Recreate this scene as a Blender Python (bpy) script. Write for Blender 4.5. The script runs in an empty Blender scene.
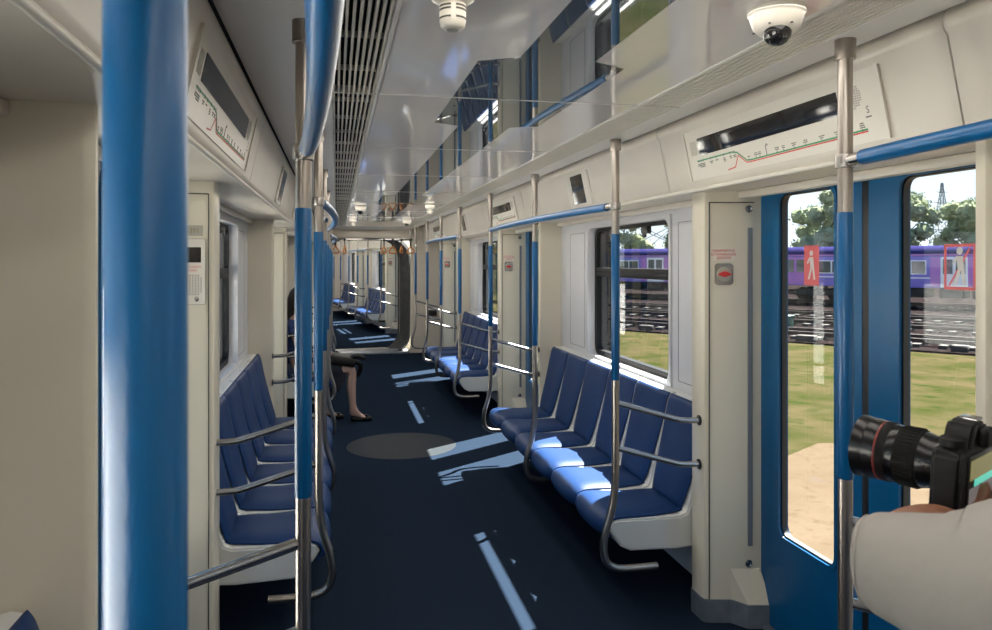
import bpy, bmesh, math, random
from mathutils import Vector, Matrix, noise
random.seed(7)
PI = math.pi
SC = bpy.context.scene
COL = SC.collection
V3 = Vector

# ------------------------------------------------------------------ materials
def _nt(name):
    m = bpy.data.materials.new(name); m.use_nodes = True
    nt = m.node_tree; return m, nt, nt.nodes['Principled BSDF']

def pbr(name, col, rough=.4, metal=0., ior=1.5, noise_amt=0., noise_scale=40., bump=0., bump_scale=200., stretch=None, spec=.5, bump_dist=.002):
    m, nt, b = _nt(name)
    b.inputs['Base Color'].default_value = (*col, 1)
    b.inputs['Roughness'].default_value = rough
    b.inputs['Metallic'].default_value = metal
    b.inputs['IOR'].default_value = ior; b.inputs['Specular IOR Level'].default_value = spec
    if noise_amt or bump:
        tc = nt.nodes.new('ShaderNodeTexCoord'); src = tc.outputs['Object']
        if stretch:
            mp = nt.nodes.new('ShaderNodeMapping'); mp.inputs['Scale'].default_value = stretch
            nt.links.new(src, mp.inputs['Vector']); src = mp.outputs['Vector']
    if noise_amt:
        n = nt.nodes.new('ShaderNodeTexNoise'); n.inputs['Scale'].default_value = noise_scale; n.inputs['Detail'].default_value = 4
        nt.links.new(src, n.inputs['Vector'])
        r = nt.nodes.new('ShaderNodeValToRGB')
        lo = tuple(c * (1 - noise_amt) for c in col); hi = tuple(min(1, c * (1 + noise_amt)) for c in col)
        r.color_ramp.elements[0].position = .3; r.color_ramp.elements[1].position = .7
        r.color_ramp.elements[0].color = (*lo, 1); r.color_ramp.elements[1].color = (*hi, 1)
        nt.links.new(n.outputs['Fac'], r.inputs['Fac']); nt.links.new(r.outputs['Color'], b.inputs['Base Color'])
    if bump:
        n2 = nt.nodes.new('ShaderNodeTexNoise'); n2.inputs['Scale'].default_value = bump_scale; n2.inputs['Detail'].default_value = 3
        nt.links.new(src, n2.inputs['Vector'])
        bp = nt.nodes.new('ShaderNodeBump'); bp.inputs['Strength'].default_value = bump; bp.inputs['Distance'].default_value = bump_dist
        nt.links.new(n2.outputs['Fac'], bp.inputs['Height']); nt.links.new(bp.outputs['Normal'], b.inputs['Normal'])
    return m

def ramp2(name, c0, c1, scale, rough=.9, c2=None, scale2=None, p0=.35, p1=.65):
    """two colours blended by object-space noise, optionally speckled with a third"""
    m, nt, b = _nt(name)
    b.inputs['Roughness'].default_value = rough; b.inputs['Specular IOR Level'].default_value = 0.
    tc = nt.nodes.new('ShaderNodeTexCoord')
    n = nt.nodes.new('ShaderNodeTexNoise'); n.inputs['Scale'].default_value = scale; n.inputs['Detail'].default_value = 6
    nt.links.new(tc.outputs['Object'], n.inputs['Vector'])
    r = nt.nodes.new('ShaderNodeValToRGB')
    r.color_ramp.elements[0].position = p0; r.color_ramp.elements[1].position = p1
    r.color_ramp.elements[0].color = (*c0, 1); r.color_ramp.elements[1].color = (*c1, 1)
    nt.links.new(n.outputs['Fac'], r.inputs['Fac'])
    out = r.outputs['Color']
    if c2:
        n2 = nt.nodes.new('ShaderNodeTexNoise'); n2.inputs['Scale'].default_value = scale2; n2.inputs['Detail'].default_value = 3
        nt.links.new(tc.outputs['Object'], n2.inputs['Vector'])
        r2 = nt.nodes.new('ShaderNodeValToRGB')
        r2.color_ramp.elements[0].position = .55; r2.color_ramp.elements[1].position = .72
        nt.links.new(n2.outputs['Fac'], r2.inputs['Fac'])
        mx = nt.nodes.new('ShaderNodeMixRGB'); mx.inputs['Color2'].default_value = (*c2, 1)
        nt.links.new(r2.outputs['Color'], mx.inputs['Fac']); nt.links.new(out, mx.inputs['Color1']); out = mx.outputs['Color']
    nt.links.new(out, b.inputs['Base Color'])
    return m

def glass(name, tint):
    m = bpy.data.materials.new(name); m.use_nodes = True; nt = m.node_tree; nt.nodes.clear()
    o = nt.nodes.new('ShaderNodeOutputMaterial'); mx = nt.nodes.new('ShaderNodeMixShader')
    t = nt.nodes.new('ShaderNodeBsdfTransparent'); t.inputs['Color'].default_value = (*tint, 1)
    g = nt.nodes.new('ShaderNodeBsdfGlossy'); g.inputs['Roughness'].default_value = .0
    f = nt.nodes.new('ShaderNodeLayerWeight'); f.inputs['Blend'].default_value = .5      # Schlick reflectance, the same from both faces
    pw = nt.nodes.new('ShaderNodeMath'); pw.operation = 'POWER'; pw.inputs[1].default_value = 5.
    ma = nt.nodes.new('ShaderNodeMath'); ma.operation = 'MULTIPLY_ADD'; ma.inputs[1].default_value = .8; ma.inputs[2].default_value = .025
    nt.links.new(f.outputs['Facing'], pw.inputs[0]); nt.links.new(pw.outputs[0], ma.inputs[0]); nt.links.new(ma.outputs[0], mx.inputs[0]); nt.links.new(t.outputs[0], mx.inputs[1]); nt.links.new(g.outputs[0], mx.inputs[2])
    nt.links.new(mx.outputs[0], o.inputs[0]); return m

def emit(name, col, s):
    m, nt, b = _nt(name); b.inputs['Base Color'].default_value = (.01, .01, .01, 1)
    b.inputs['Emission Color'].default_value = (*col, 1); b.inputs['Emission Strength'].default_value = s
    b.inputs['Roughness'].default_value = .2; return m

M = {}
M['beige'] = pbr('warm_white_panel', (.66, .61, .53), .28, noise_amt=.03, noise_scale=3)
M['cream'] = pbr('cream_panel', (.70, .65, .53), .3)
M['grey_panel'] = pbr('cool_grey_panel', (.60, .60, .62), .4, noise_amt=.04, noise_scale=3)
M['ceiling'] = pbr('gloss_ceiling', (.88, .835, .80), .06, ior=2.15, noise_amt=.04, noise_scale=2)
M['ceil_matte'] = pbr('ceiling_side', (.80, .765, .71), .35)
M['band'] = pbr('dark_gloss_glass', (.075, .09, .097), .015, ior=2.35)
M['seam'] = pbr('ceiling_seam', (.75, .72, .68), .4)
M['floor'] = pbr('floor_vinyl', (.0138, .0225, .0390), .65, spec=0., noise_amt=.3, noise_scale=350, bump=.12, bump_scale=400)
M['inlay'] = pbr('floor_inlay', (.026, .032, .038), .6, spec=.05, noise_amt=.2, noise_scale=350)
M['door_blue'] = pbr('door_blue', (.001, .084, .215), .28, spec=.35, noise_amt=.05, noise_scale=5)
M['pole_blue'] = pbr('sleeve_blue', (.001, .074, .21), .28, spec=.4, bump=.1, bump_scale=300)
M['steel'] = pbr('brushed_steel', (.36, .325, .295), .28, metal=1., bump=.06, bump_scale=500, stretch=(1, 1, .03))
M['steel_h'] = pbr('brushed_steel_bar', (.42, .40, .385), .26, metal=1.)
M['seat_blue'] = pbr('seat_vinyl', (.005, .030, .112), .45, spec=.2, noise_amt=.06, noise_scale=30, bump=.25, bump_scale=350)
M['shell'] = pbr('seat_shell', (.62, .63, .62), .3)
M['rubber'] = pbr('black_rubber', (.008, .008, .009), .5)
M['black'] = pbr('black_plastic', (.012, .012, .013), .35)
M['frame'] = pbr('window_frame_black', (.008, .0085, .0095), .45, spec=.15)
M['kick'] = pbr('kick_plate', (.20, .23, .27), .4, metal=.4, noise_amt=.2, noise_scale=12)
M['slot'] = pbr('grey_strip', (.16, .18, .21), .4)
M['glass'] = glass('window_glass', (.93, .94, .94))
M['screen'] = pbr('dark_screen', (.012, .012, .013), .05, ior=1.6)
M['white'] = pbr('white_plastic', (.74, .70, .62), .3)
M['green'] = pbr('map_green', (.03, .24, .09), .5)
M['red'] = pbr('red_print', (.55, .03, .03), .5)
M['ink'] = pbr('dark_print', (.06, .06, .05), .6)
M['grey_print'] = pbr('grey_plate', (.36, .345, .29), .45)
M['gold'] = pbr('gold_print', (.20, .16, .06), .4)
M['vent'] = pbr('vent_metal', (.60, .56, .49), .45)
M['void'] = pbr('vent_backing', (.012, .011, .010), .9)
M['bellows'] = pbr('bellows_rubber', (.09, .095, .10), .6, noise_amt=.3, noise_scale=9)
M['strap'] = pbr('strap_loop', (.42, .17, .05), .45)
M['skin'] = pbr('skin_light', (.42, .27, .22), .5)
M['skin_dark'] = pbr('skin_tan', (.20, .085, .045), .5)
M['hair'] = pbr('hair_dark', (.012, .009, .008), .5)
M['dress'] = pbr('navy_cloth', (.010, .012, .022), .85, noise_amt=.3, noise_scale=60)
M['blouse'] = pbr('blue_blouse', (.03, .06, .20), .8, noise_amt=.5, noise_scale=25)
M['leather'] = pbr('black_leather', (.006, .006, .007), .55, spec=.25)
M['shirt'] = pbr('grey_shirt', (.245, .228, .212), .9, bump=.55, bump_scale=11, bump_dist=.02)
M['trouser'] = pbr('dark_trousers', (.03, .035, .05), .9)
M['cam'] = pbr('camera_body', (.004, .004, .0045), .5, spec=.25, bump=.3, bump_scale=900)
M['lens'] = pbr('lens_barrel', (.004, .004, .0045), .25, spec=.4)
M['lens_rib'] = pbr('lens_rubber', (.004, .004, .004), .7, spec=.2)
M['lensglass'] = pbr('front_element', (.01, .01, .02), .02, ior=1.8)
M['lcd'] = emit('lcd_image', (.17, .15, .05), .9)
M['lcd_teal'] = emit('lcd_teal', (.10, .55, .42), .9)
M['lcd_grey'] = emit('lcd_grey', (.16, .15, .15), .7)
M['ring_red'] = pbr('dark_red_ring', (.16, .012, .010), .4)
M['silver'] = pbr('silver_print', (.6, .6, .6), .4)
M['grass'] = ramp2('grass_ground', (.024, .027, .0085), (.048, .039, .020), .8, .95, (.014, .024, .005), 2.2)
M['sand'] = ramp2('sand_ground', (.072, .054, .036), (.084, .064, .044), 1.2, .95, (.060, .044, .028), 9.)
M['bounce_ground'] = ramp2('pale_bounce_ground', (.80, .77, .71), (.88, .85, .80), .6, .9)  # very pale, for the added bounce surface on the left
M['gravel'] = ramp2('gravel_ground', (.007, .0055, .006), (.016, .012, .012), 2., .95, (.03, .025, .024), 5.)
M['rail'] = pbr('rail_steel', (.022, .013, .011), .5, metal=.4)
M['sleeper'] = pbr('sleeper_concrete', (.032, .027, .025), .9)
M['tr_blue'] = pbr('train_violet_blue', (.13, .10, .42), .35)
M['tr_purple'] = pbr('train_purple', (.30, .10, .38), .35)
M['tr_light'] = pbr('train_white', (.55, .55, .62), .35)
M['tr_dark'] = pbr('train_underframe', (.008, .007, .009), .8)
M['tr_roof'] = pbr('train_roof', (.022, .020, .075), .9, spec=0.)  # darker copy of the train blue, offsetting direct sun on the roof
M['tr_win'] = pbr('train_window', (.05, .055, .07), .08)
M['bark'] = pbr('bark', (.015, .011, .008), .9)
M['leaf'] = ramp2('foliage', (.16, .19, .12), (.23, .25, .16), .8, .8)  # distance haze is put into this paled leaf colour
M['leaf2'] = ramp2('foliage_bright', (.10, .14, .04), (.17, .20, .08), .8, .8)
M['pylon'] = pbr('pylon_steel', (.09, .10, .12), .6)
M['teal'] = pbr('teal_paint', (.012, .06, .045), .5)
M['sign_red'] = pbr('sticker_red', (.55, .10, .11), .5)
M['sign_white'] = pbr('sticker_white', (.62, .60, .58), .5)
M['roof'] = pbr('car_outer_skin', (.25, .25, .27), .5)

# ------------------------------------------------------------------ mesh helpers
CAR = Matrix.Identity(4)          # transform of the carriage being built
INV = {}                          # thing name -> matrix from carriage space to the thing's own space

def bm_new(): return bmesh.new()

def box(bm, x0, x1, y0, y1, z0, z1, bev=0., seg=2, mat=None):
    r = bmesh.ops.create_cube(bm, size=1.)
    vs = r['verts']
    for v in vs:
        v.co = V3((x0 + (v.co.x + .5) * (x1 - x0), y0 + (v.co.y + .5) * (y1 - y0), z0 + (v.co.z + .5) * (z1 - z0)))
        if mat: v.co = mat @ v.co
    if bev:
        es = list({e for v in vs for e in v.link_edges})
        bmesh.ops.bevel(bm, geom=es, offset=bev, segments=seg, profile=.5, affect='EDGES', clamp_overlap=True)

def prism(bm, poly, axis, a, b, mat=None):
    """extrude a 2D polygon: axis 'y' -> poly is (x,z); 'z' -> (x,y); 'x' -> (y,z)"""
    def pt(p, t):
        c = V3((p[0], t, p[1])) if axis == 'y' else V3((p[0], p[1], t)) if axis == 'z' else V3((t, p[0], p[1]))
        return mat @ c if mat else c
    A = [bm.verts.new(pt(p, a)) for p in poly]; B = [bm.verts.new(pt(p, b)) for p in poly]
    n = len(poly); fs = [bm.faces.new(A), bm.faces.new(B[::-1])]
    for i in range(n): fs.append(bm.faces.new((A[i], B[i], B[(i + 1) % n], A[(i + 1) % n])))
    bmesh.ops.recalc_face_normals(bm, faces=fs)
    return fs

def catmull(pts, n=6):
    P = [V3(p) for p in pts]; out = []
    for i in range(len(P) - 1):
        p0 = P[max(i - 1, 0)]; p1 = P[i]; p2 = P[i + 1]; p3 = P[min(i + 2, len(P) - 1)]
        for k in range(n):
            t = k / n
            out.append(.5 * ((2 * p1) + (-p0 + p2) * t + (2 * p0 - 5 * p1 + 4 * p2 - p3) * t * t + (-p0 + 3 * p1 - 3 * p2 + p3) * t ** 3))
    out.append(P[-1]); return out

def tube(bm, pts, r, seg=14, cap=True):
    P = [V3(p) for p in pts]; rs = r if isinstance(r, (list, tuple)) else [r] * len(P)
    t0 = (P[1] - P[0]).normalized()
    up = V3((0, 0, 1)) if abs(t0.z) < .9 else V3((1, 0, 0))
    nrm = (up - t0 * up.dot(t0)).normalized(); rings = []
    for i, p in enumerate(P):
        t = (P[min(i + 1, len(P) - 1)] - P[max(i - 1, 0)]).normalized()
        nrm = (nrm - t * nrm.dot(t)).normalized(); b = t.cross(nrm)
        rings.append([bm.verts.new(p + (nrm * math.cos(a) + b * math.sin(a)) * rs[i]) for a in (2 * PI * k / seg for k in range(seg))])
    fs = []
    for i in range(len(P) - 1):
        for k in range(seg): fs.append(bm.faces.new((rings[i][k], rings[i][(k + 1) % seg], rings[i + 1][(k + 1) % seg], rings[i + 1][k])))
    if cap: fs += [bm.faces.new(rings[0][::-1]), bm.faces.new(rings[-1])]
    bmesh.ops.recalc_face_normals(bm, faces=fs)

def lathe(bm, prof, mat=None, seg=28):
    """prof: (radius, height) along +Z of mat"""
    mat = mat or Matrix.Identity(4); rings = []; fs = []
    for r, h in prof:
        rings.append([bm.verts.new(mat @ V3((max(r, 1e-5) * math.cos(2 * PI * k / seg), max(r, 1e-5) * math.sin(2 * PI * k / seg), h))) for k in range(seg)])
    for i in range(len(prof) - 1):
        for k in range(seg): fs.append(bm.faces.new((rings[i][k], rings[i][(k + 1) % seg], rings[i + 1][(k + 1) % seg], rings[i + 1][k])))
    fs += [bm.faces.new(rings[0][::-1]), bm.faces.new(rings[-1])]
    bmesh.ops.recalc_face_normals(bm, faces=fs)

def rrect(a0, a1, b0, b1, r, n=5):
    """rounded rectangle, counter-clockwise, 4*(n+1) points"""
    out = []
    for cx, cy, s in ((a1 - r, b1 - r, 0), (a0 + r, b1 - r, PI / 2), (a0 + r, b0 + r, PI), (a1 - r, b0 + r, 1.5 * PI)):
        for k in range(n + 1):
            a = s + PI / 2 * k / n; out.append((cx + r * math.cos(a), cy + r * math.sin(a)))
    return out

def ring_plate(bm, outer, inner, t0, t1, put, bulge=0.):
    """plate with a hole; put(a, b, t) gives the 3D point; outer and inner have as many points"""
    n = len(outer)
    L = [[bm.verts.new(put(*p, t)) for p in q] for q, t in ((outer, t0), (outer, t1), (inner, t1 + bulge), (inner, t0))]
    fs = []
    for a, b in ((0, 1), (1, 2), (2, 3), (3, 0)):
        for i in range(n): fs.append(bm.faces.new((L[a][i], L[a][(i + 1) % n], L[b][(i + 1) % n], L[b][i])))
    bmesh.ops.recalc_face_normals(bm, faces=fs)

def finish(bm, name, mat, smooth=True, angle=38):
    me = bpy.data.meshes.new(name); bm.to_mesh(me); bm.free()
    if mat: me.materials.append(mat)
    if smooth:
        me.polygons.foreach_set('use_smooth', [True] * len(me.polygons))
        try: me.set_sharp_from_angle(angle=math.radians(angle))
        except Exception: pass
    me.update(); return me

def obj(name, bm, mat, parent=None, label=None, mirror=False, smooth=True, angle=38, own=False):
    """one mesh object; geometry given in carriage space (or, with own=True, in the parent's own space)"""
    if mirror:
        for v in bm.verts: v.co.x = -v.co.x
        bmesh.ops.reverse_faces(bm, faces=bm.faces[:])
    if parent is not None:
        if not own: bm.transform(INV[parent.name])
    else:
        bm.transform(CAR)
    o = bpy.data.objects.new(name, finish(bm, name, mat, smooth, angle)); COL.objects.link(o)
    if parent is not None:
        o.parent = parent
        p = parent
        INV[o.name] = INV.get(p.name, Matrix.Identity(4))
    if label: o['label'] = label
    return o

def thing(name, label, cat, loc=(0, 0, 0), rotz=0., group=None, kind=None):
    o = bpy.data.objects.new(name, None); COL.objects.link(o); o.empty_display_size = .1
    L = Matrix.Translation(V3(loc)) @ Matrix.Rotation(rotz, 4, 'Z')
    o.matrix_world = CAR @ L
    INV[o.name] = L.inverted()
    return tag(o, label, cat, group, kind)

def tag(o, label=None, cat=None, group=None, kind=None):
    if label: o['label'] = label
    if cat: o['category'] = cat
    if group: o['group'] = group
    if kind: o['kind'] = kind
    return o

def struct(name, bm, mat, label=None, mirror=False, **k):
    o = obj(name, bm, mat, None, None, mirror, **k); o['kind'] = 'structure'
    if label: o['label'] = label
    return o

def dup(root, loc, rotz, label, group=None):
    r = root.copy(); COL.objects.link(r)
    r.matrix_world = CAR @ Matrix.Translation(V3(loc)) @ Matrix.Rotation(rotz, 4, 'Z')
    INV[r.name] = (Matrix.Translation(V3(loc)) @ Matrix.Rotation(rotz, 4, 'Z')).inverted()
    r['label'] = label
    if group: r['group'] = group
    for ch in list(root.children):
        c = ch.copy(); COL.objects.link(c); c.parent = r
        for g in list(ch.children):
            d = g.copy(); COL.objects.link(d); d.parent = c
    return r

def text_bm(s, size, mat4, extrude=.0006, align='CENTER'):
    cu = bpy.data.curves.new('t', 'FONT'); cu.body = s; cu.size = size; cu.align_x = align; cu.align_y = 'CENTER'; cu.extrude = extrude
    cu.resolution_u = 2
    o = bpy.data.objects.new('t', cu); COL.objects.link(o)
    dg = bpy.context.evaluated_depsgraph_get(); dg.update()
    me = bpy.data.meshes.new_from_object(o.evaluated_get(dg))
    bm = bmesh.new(); bm.from_mesh(me); bm.transform(mat4)
    bpy.data.objects.remove(o); bpy.data.curves.remove(cu); bpy.data.meshes.remove(me)
    return bm

def frame4(o, u, v):
    u = V3(u).normalized(); v = V3(v); v = (v - u * v.dot(u)).normalized(); n = u.cross(v)
    m = Matrix((u, v, n)).transposed().to_4x4(); m.translation = V3(o); return m

# ------------------------------------------------------------------ dimensions (metres, origin on the floor at the car's centre line)
WX = 1.245      # inner wall face
OX = 1.42       # outer skin
DX = 1.315      # door plane
JX = 1.057      # aisle face of the door jambs
CEIL = 2.195
SOF = 1.965
PX = .647       # pole row
PER = 4.42
D1 = 2.45
DOORS = [D1 - PER, D1, D1 + PER, D1 + 2 * PER]
BENCH = [D1 - PER / 2, D1 + PER / 2, D1 + 1.5 * PER]
YE = 13.6       # end wall
YB = -3.3       # wall behind the camera

# ------------------------------------------------------------------ carriage shell
def shell(y0, y1, doors, benches, tagname, detail=True):
    """floor, ceiling, walls, trim, windows, doors of one carriage; returns nothing"""
    bm = bm_new(); box(bm, -OX, OX, y0, y1, -.12, 0)
    fl = struct('floor', bm, M['floor'], 'dark speckled blue vinyl floor of the ' + tagname)
    # gloss ceiling with inlaid dark band
    bm = bm_new(); box(bm, -.452, .452, y0, y1, CEIL, CEIL + .02)
    ce = struct('ceiling', bm, M['ceiling'], 'glossy white ceiling of the ' + tagname)
    INV[ce.name] = Matrix.Identity(4)
    ce_inv = CAR
    def child(name, b, mat, par):
        b.transform(CAR)
        o = bpy.data.objects.new(name, finish(b, name, mat)); COL.objects.link(o); o.parent = par; return o
    if detail:
        L, R = [], []
        pts = []
        yy0, yy1 = y0 + .05, min(y1, 12.0) - .02
        for c in doors:
            pts += [(c - .47, 'n'), (c - .41, 'w'), (c + .53, 'w'), (c + .58, 'n')]
        pts = [(yy0, 'n')] + [p for p in pts if yy0 < p[0] < yy1] + [(yy1, 'n')]
        b = bm_new()
        Ls = [(-.101 if k == 'n' else -.205, y) for y, k in pts]; Rs = [(.109 if k == 'n' else .216, y) for y, k in pts]
        va = [[b.verts.new((x, y, z)) for x, y in q] for z in (CEIL - .002, CEIL + .001) for q in (Ls, Rs)]
        fs = []
        for i in range(len(pts) - 1):
            fs.append(b.faces.new((va[0][i], va[1][i], va[1][i + 1], va[0][i + 1])))
            fs.append(b.faces.new((va[0][i], va[0][i + 1], va[2][i + 1], va[2][i])))
            fs.append(b.faces.new((va[1][i], va[3][i], va[3][i + 1], va[1][i + 1])))
        bmesh.ops.recalc_face_normals(b, faces=fs)
        for f in fs[::3]:
            if f.normal.z > 0: f.normal_flip()
        child('decor_band', b, M['band'], ce)
        b = bm_new(); y = 2.505 - 4 * 1.18
        while y < 12:
            if y > y0: box(b, -.452, .452, y - .004, y + .004, CEIL - .003, CEIL + .004)
            y += 1.18
        child('seam_strip', b, M['seam'], ce)
    b = bm_new()
    for s in (-1, 1):
        prism(b, [(s * x_, z_) for x_, z_ in ((.60, CEIL), (.67, CEIL), (.74, CEIL + .012), (.868, CEIL + .066), (.868, CEIL + .09), (.60, CEIL + .02))], 'y', y0, y1)
        box(b, *sorted((s * .596, s * .612)), y0, y1, CEIL - .004, CEIL + .02, .003)
        box(b, *sorted((s * .448, s * .46)), y0, y1, CEIL - .004, CEIL + .02, .003)
        if not detail: box(b, *sorted((s * .45, s * .61)), y0, y1, CEIL, CEIL + .02)
    child('side_panel', b, M['ceil_matte'], ce)
    if y1 > 12 and detail:
        b = bm_new(); box(b, -.67, .67, 11.98, y1, CEIL - .006, CEIL)
        child('end_panel', b, M['ceil_matte'], ce)
    # roof closing everything above
    bm = bm_new(); box(bm, -OX - .05, OX + .05, y0 - .02, y1, 2.42, 2.5)
    for s in (-1, 1): box(bm, *sorted((s * OX, s * (OX + .05))), y0, y1, 2.05, 2.42)
    struct('roof', bm, M['roof'], 'outer roof of the ' + tagname)
    for s, side in ((1, 'right'), (-1, 'left')):
        mir = s < 0
        # wall segments around door and window openings
        bm = bm_new(); y = y0
        ops = sorted([(c - .72, c + .72, 0., 2.0) for c in doors] + [(c - .72, c + .72, .945, 1.905) for c in benches])
        for a, b_, za, zb in ops:
            box(bm, WX, OX, y, a, 0, 2.42)
            if za > 0: box(bm, WX, OX, a, b_, 0, za)
            box(bm, WX, OX, a, b_, zb, 2.42)
            y = b_
        box(bm, WX, OX, y, y1, 0, 2.42)
        struct('wall_' + side, bm, M['grey_panel'], 'pale grey %s side wall of the %s' % (side, tagname), mir)
        # valence panels over the doors and over the benches
        secs = []
        for c in doors: secs.append((c - .85, c + .85))
        for c in benches: secs.append((c - PER / 2 + .85, c + PER / 2 - .85))
        if y1 > 12: secs.append((doors[-1] + .85, y1))
        else: pass
        prof = [(.884, 2.268), (.876, 2.254), (.872, 2.240), (.873, 2.226), (.878, 2.214), (.886, 2.205), (.934, 1.985), (.941, 1.966), (.952, 1.958), (.962, 1.962), (.97, 1.98), (1.02, 2.268)]
        for a, b_ in secs:
            a = max(a, y0); b_ = min(b_, y1)
            if b_ - a < .05: continue
            bm = bm_new(); prism(bm, prof, 'y', a + .003, b_ - .003)
            struct('trim_1', bm, M['beige'], mirror=mir)
        bm = bm_new(); box(bm, .955, WX + .06, y0, y1, SOF, SOF + .02)
        struct('trim_2', bm, M['beige'], mirror=mir)
        bm = bm_new(); tube(bm, [(.948, y0, 1.957), (.948, y1, 1.957)], .009, 10)
        struct('trim_3', bm, M['white'], mirror=mir)
        bm = bm_new(); box(bm, 1.21, WX, y0, y1, SOF - .035, SOF, .01)
        struct('trim_4', bm, M['beige'], mirror=mir)
        # dark joint between ceiling and valence
        bm = bm_new(); box(bm, .862, .90, y0, y1, CEIL + .072, CEIL + .09)
        struct('trim_5', bm, M['void'], mirror=mir)
        # jambs
        for c in doors:
            for q in (-1, 1):
                bm = bm_new()
                k1, k2, k3 = (.885, .878, .865) if q > 0 else (.80, .795, .789)      # the jamb is thinner on its near side
                poly = [(JX, .775), (1.063, .752), (1.085, .742), (1.215, .713), (1.29, .70), (OX - .02, .695), (OX - .02, k1), (1.08, k1), (1.064, k2), (JX, k3)]
                prism(bm, [(x, c + q * d) for x, d in poly], 'z', 0, SOF)
                j = struct('trim_6', bm, M['cream'], mirror=mir)
                INV[j.name] = Matrix.Identity(4)
                b = bm_new()
                kp = [(JX - .004, .77), (1.06, .747), (1.085, .737), (1.172, .717), (1.222, .65), (1.338, .624), (1.338, .70), (1.1, .77), (1.1, k1 + .004), (1.06, k2 + .004), (JX - .004, k3 + .003)]
                prism(b, [(x, c + q * d) for x, d in kp], 'z', 0, .105)
                if mir:
                    for v in b.verts: v.co.x *= -1
                    bmesh.ops.reverse_faces(b, faces=b.faces[:])
                child('kick_plate', b, M['kick'], j)
                b = bm_new()   # groove along the hatch edge and top
                def rv(x): return .742 - (x - 1.085) * .029 / .13
                prism(b, [(1.079, c + q * .738), (1.082, c + q * .738), (1.082, c + q * .76), (1.079, c + q * .76)], 'z', .105, 1.915)
                prism(b, [(1.08, c + q * (rv(1.08) - .0015)), (1.28, c + q * (rv(1.28) - .0015)), (1.28, c + q * (rv(1.28) + .01)), (1.08, c + q * (rv(1.08) + .01))], 'z', 1.912, 1.917)
                if mir:
                    for v in b.verts: v.co.x *= -1
                    bmesh.ops.reverse_faces(b, faces=b.faces[:])
                child('hatch_joint', b, M['ink'], j)
                b = bm_new()
                prism(b, [(1.252, c + q * (rv(1.252) - .003)), (1.272, c + q * (rv(1.272) - .003)), (1.272, c + q * .73), (1.252, c + q * .73)], 'z', .35, 1.80)
                if mir:
                    for v in b.verts: v.co.x *= -1
                    bmesh.ops.reverse_faces(b, faces=b.faces[:])
                child('finger_strip', b, M['slot'], j)
                for zz in (1.885, .27):
                    b = bm_new()
                    lathe(b, [(.017, 0), (.017, .004), (.012, .006), (.010, .003), (.0, .003)], frame4((s * 1.255, c + q * (rv(1.255) - .001), zz), (1, 0, 0), (0, 0, 1 * q)), 18)
                    child('lock_screw', b, M['steel_h'], j)
                b = bm_new()   # sloping foot in front of the door track
                prism(b, [(1.19, .105), (1.345, .105), (1.345, .20), (1.30, .235), (1.19, .235)], 'y', 0, q * -.001)
                b.free(); b = bm_new()
                A = [(1.175, c + q * .722, .245), (1.30, c + q * .694, .245), (1.225, c + q * .655, .105), (1.335, c + q * .630, .105), (1.335, c + q * .70, .105), (1.31, c + q * .70, .245), (1.175, c + q * .73, .105)]
                vv = [b.verts.new(p) for p in A]
                bmesh.ops.convex_hull(b, input=vv)
                if mir:
                    for v in b.verts: v.co.x *= -1
                    bmesh.ops.reverse_faces(b, faces=b.faces[:])
                child('jamb_foot', b, M['cream'], j)
        # doors
        for i, c in enumerate(doors):
            d = thing('door_1', 'blue double sliding door in the %s wall of the %s' % (side, tagname), None, (0, c, 0), kind='structure')
            for q in (-1, 1):
                bm = bm_new()
                a0, a1 = (.018, .70) if q > 0 else (-.70, -.018)
                g0, g1 = (.172, .556) if q > 0 else (-.556, -.172)
                put = lambda a, b_, t: V3((DX + .045 - t, c + a, b_))
                ring_plate(bm, rrect(a0, a1, .02, 1.99, .004), rrect(g0, g1, .445, 1.94, .045), 0, .045, put)
                lf = obj('door_leaf', bm, M['door_blue'], d, mirror=mir)
                bm = bm_new()
                ring_plate(bm, rrect(g0 - .014, g1 + .014, .431, 1.954, .055), rrect(g0 + .003, g1 - .003, .448, 1.937, .045), .044, .049, put, .0)
                obj('glazing_rim', bm, M['door_blue'], lf, mirror=mir)
                bm = bm_new(); ring_plate(bm, rrect(g0 - .001, g1 + .001, .444, 1.941, .045), rrect(g0 + .008, g1 - .008, .453, 1.932, .04), .01, .034, put)
                obj('glazing_seal', bm, M['rubber'], lf, mirror=mir)
                bm = bm_new(); box(bm, DX + .016, DX + .021, c + g0 - .002, c + g1 + .002, .443, 1.942)
                obj('glass', bm, M['glass'], lf, mirror=mir)
                if detail and side == 'right' and abs(c - D1) < .1:   # no-leaning sticker on the pane
                    w, h = (.10, .165) if q > 0 else (.125, .145)
                    yc = c + (.345 if q > 0 else -.415); zc = 1.63
                    put2 = lambda a, b_, t: V3((DX + .0155 - t, a, b_))
                    bm = bm_new()
                    ring_plate(bm, rrect(yc - w / 2, yc + w / 2, zc - h / 2, zc + h / 2, .004), rrect(yc - w / 2 + .01, yc + w / 2 - .01, zc - h / 2 + .01, zc + h / 2 - .01, .003), 0, .0005, put2)
                    prism(bm, [(yc + .045, zc - .06), (yc + .037, zc - .06), (yc - .045, zc + .06), (yc - .037, zc + .06)] if q < 0 else [(yc - .045, zc - .078), (yc + .045, zc - .078), (yc + .045, zc + .078), (yc - .045, zc + .078)], 'x', DX + .0149, DX + .0155)
                    st = obj('sticker_frame', bm, M['sign_red'], lf, mirror=mir, label='red bordered no-leaning sticker')
                    bm = bm_new()
                    lathe(bm, [(.0, 0), (.012, 0), (.012, .0005), (0, .0005)], frame4((DX + .0152, yc, zc + .05), (0, -1, 0), (0, 0, 1)), 14)
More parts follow.
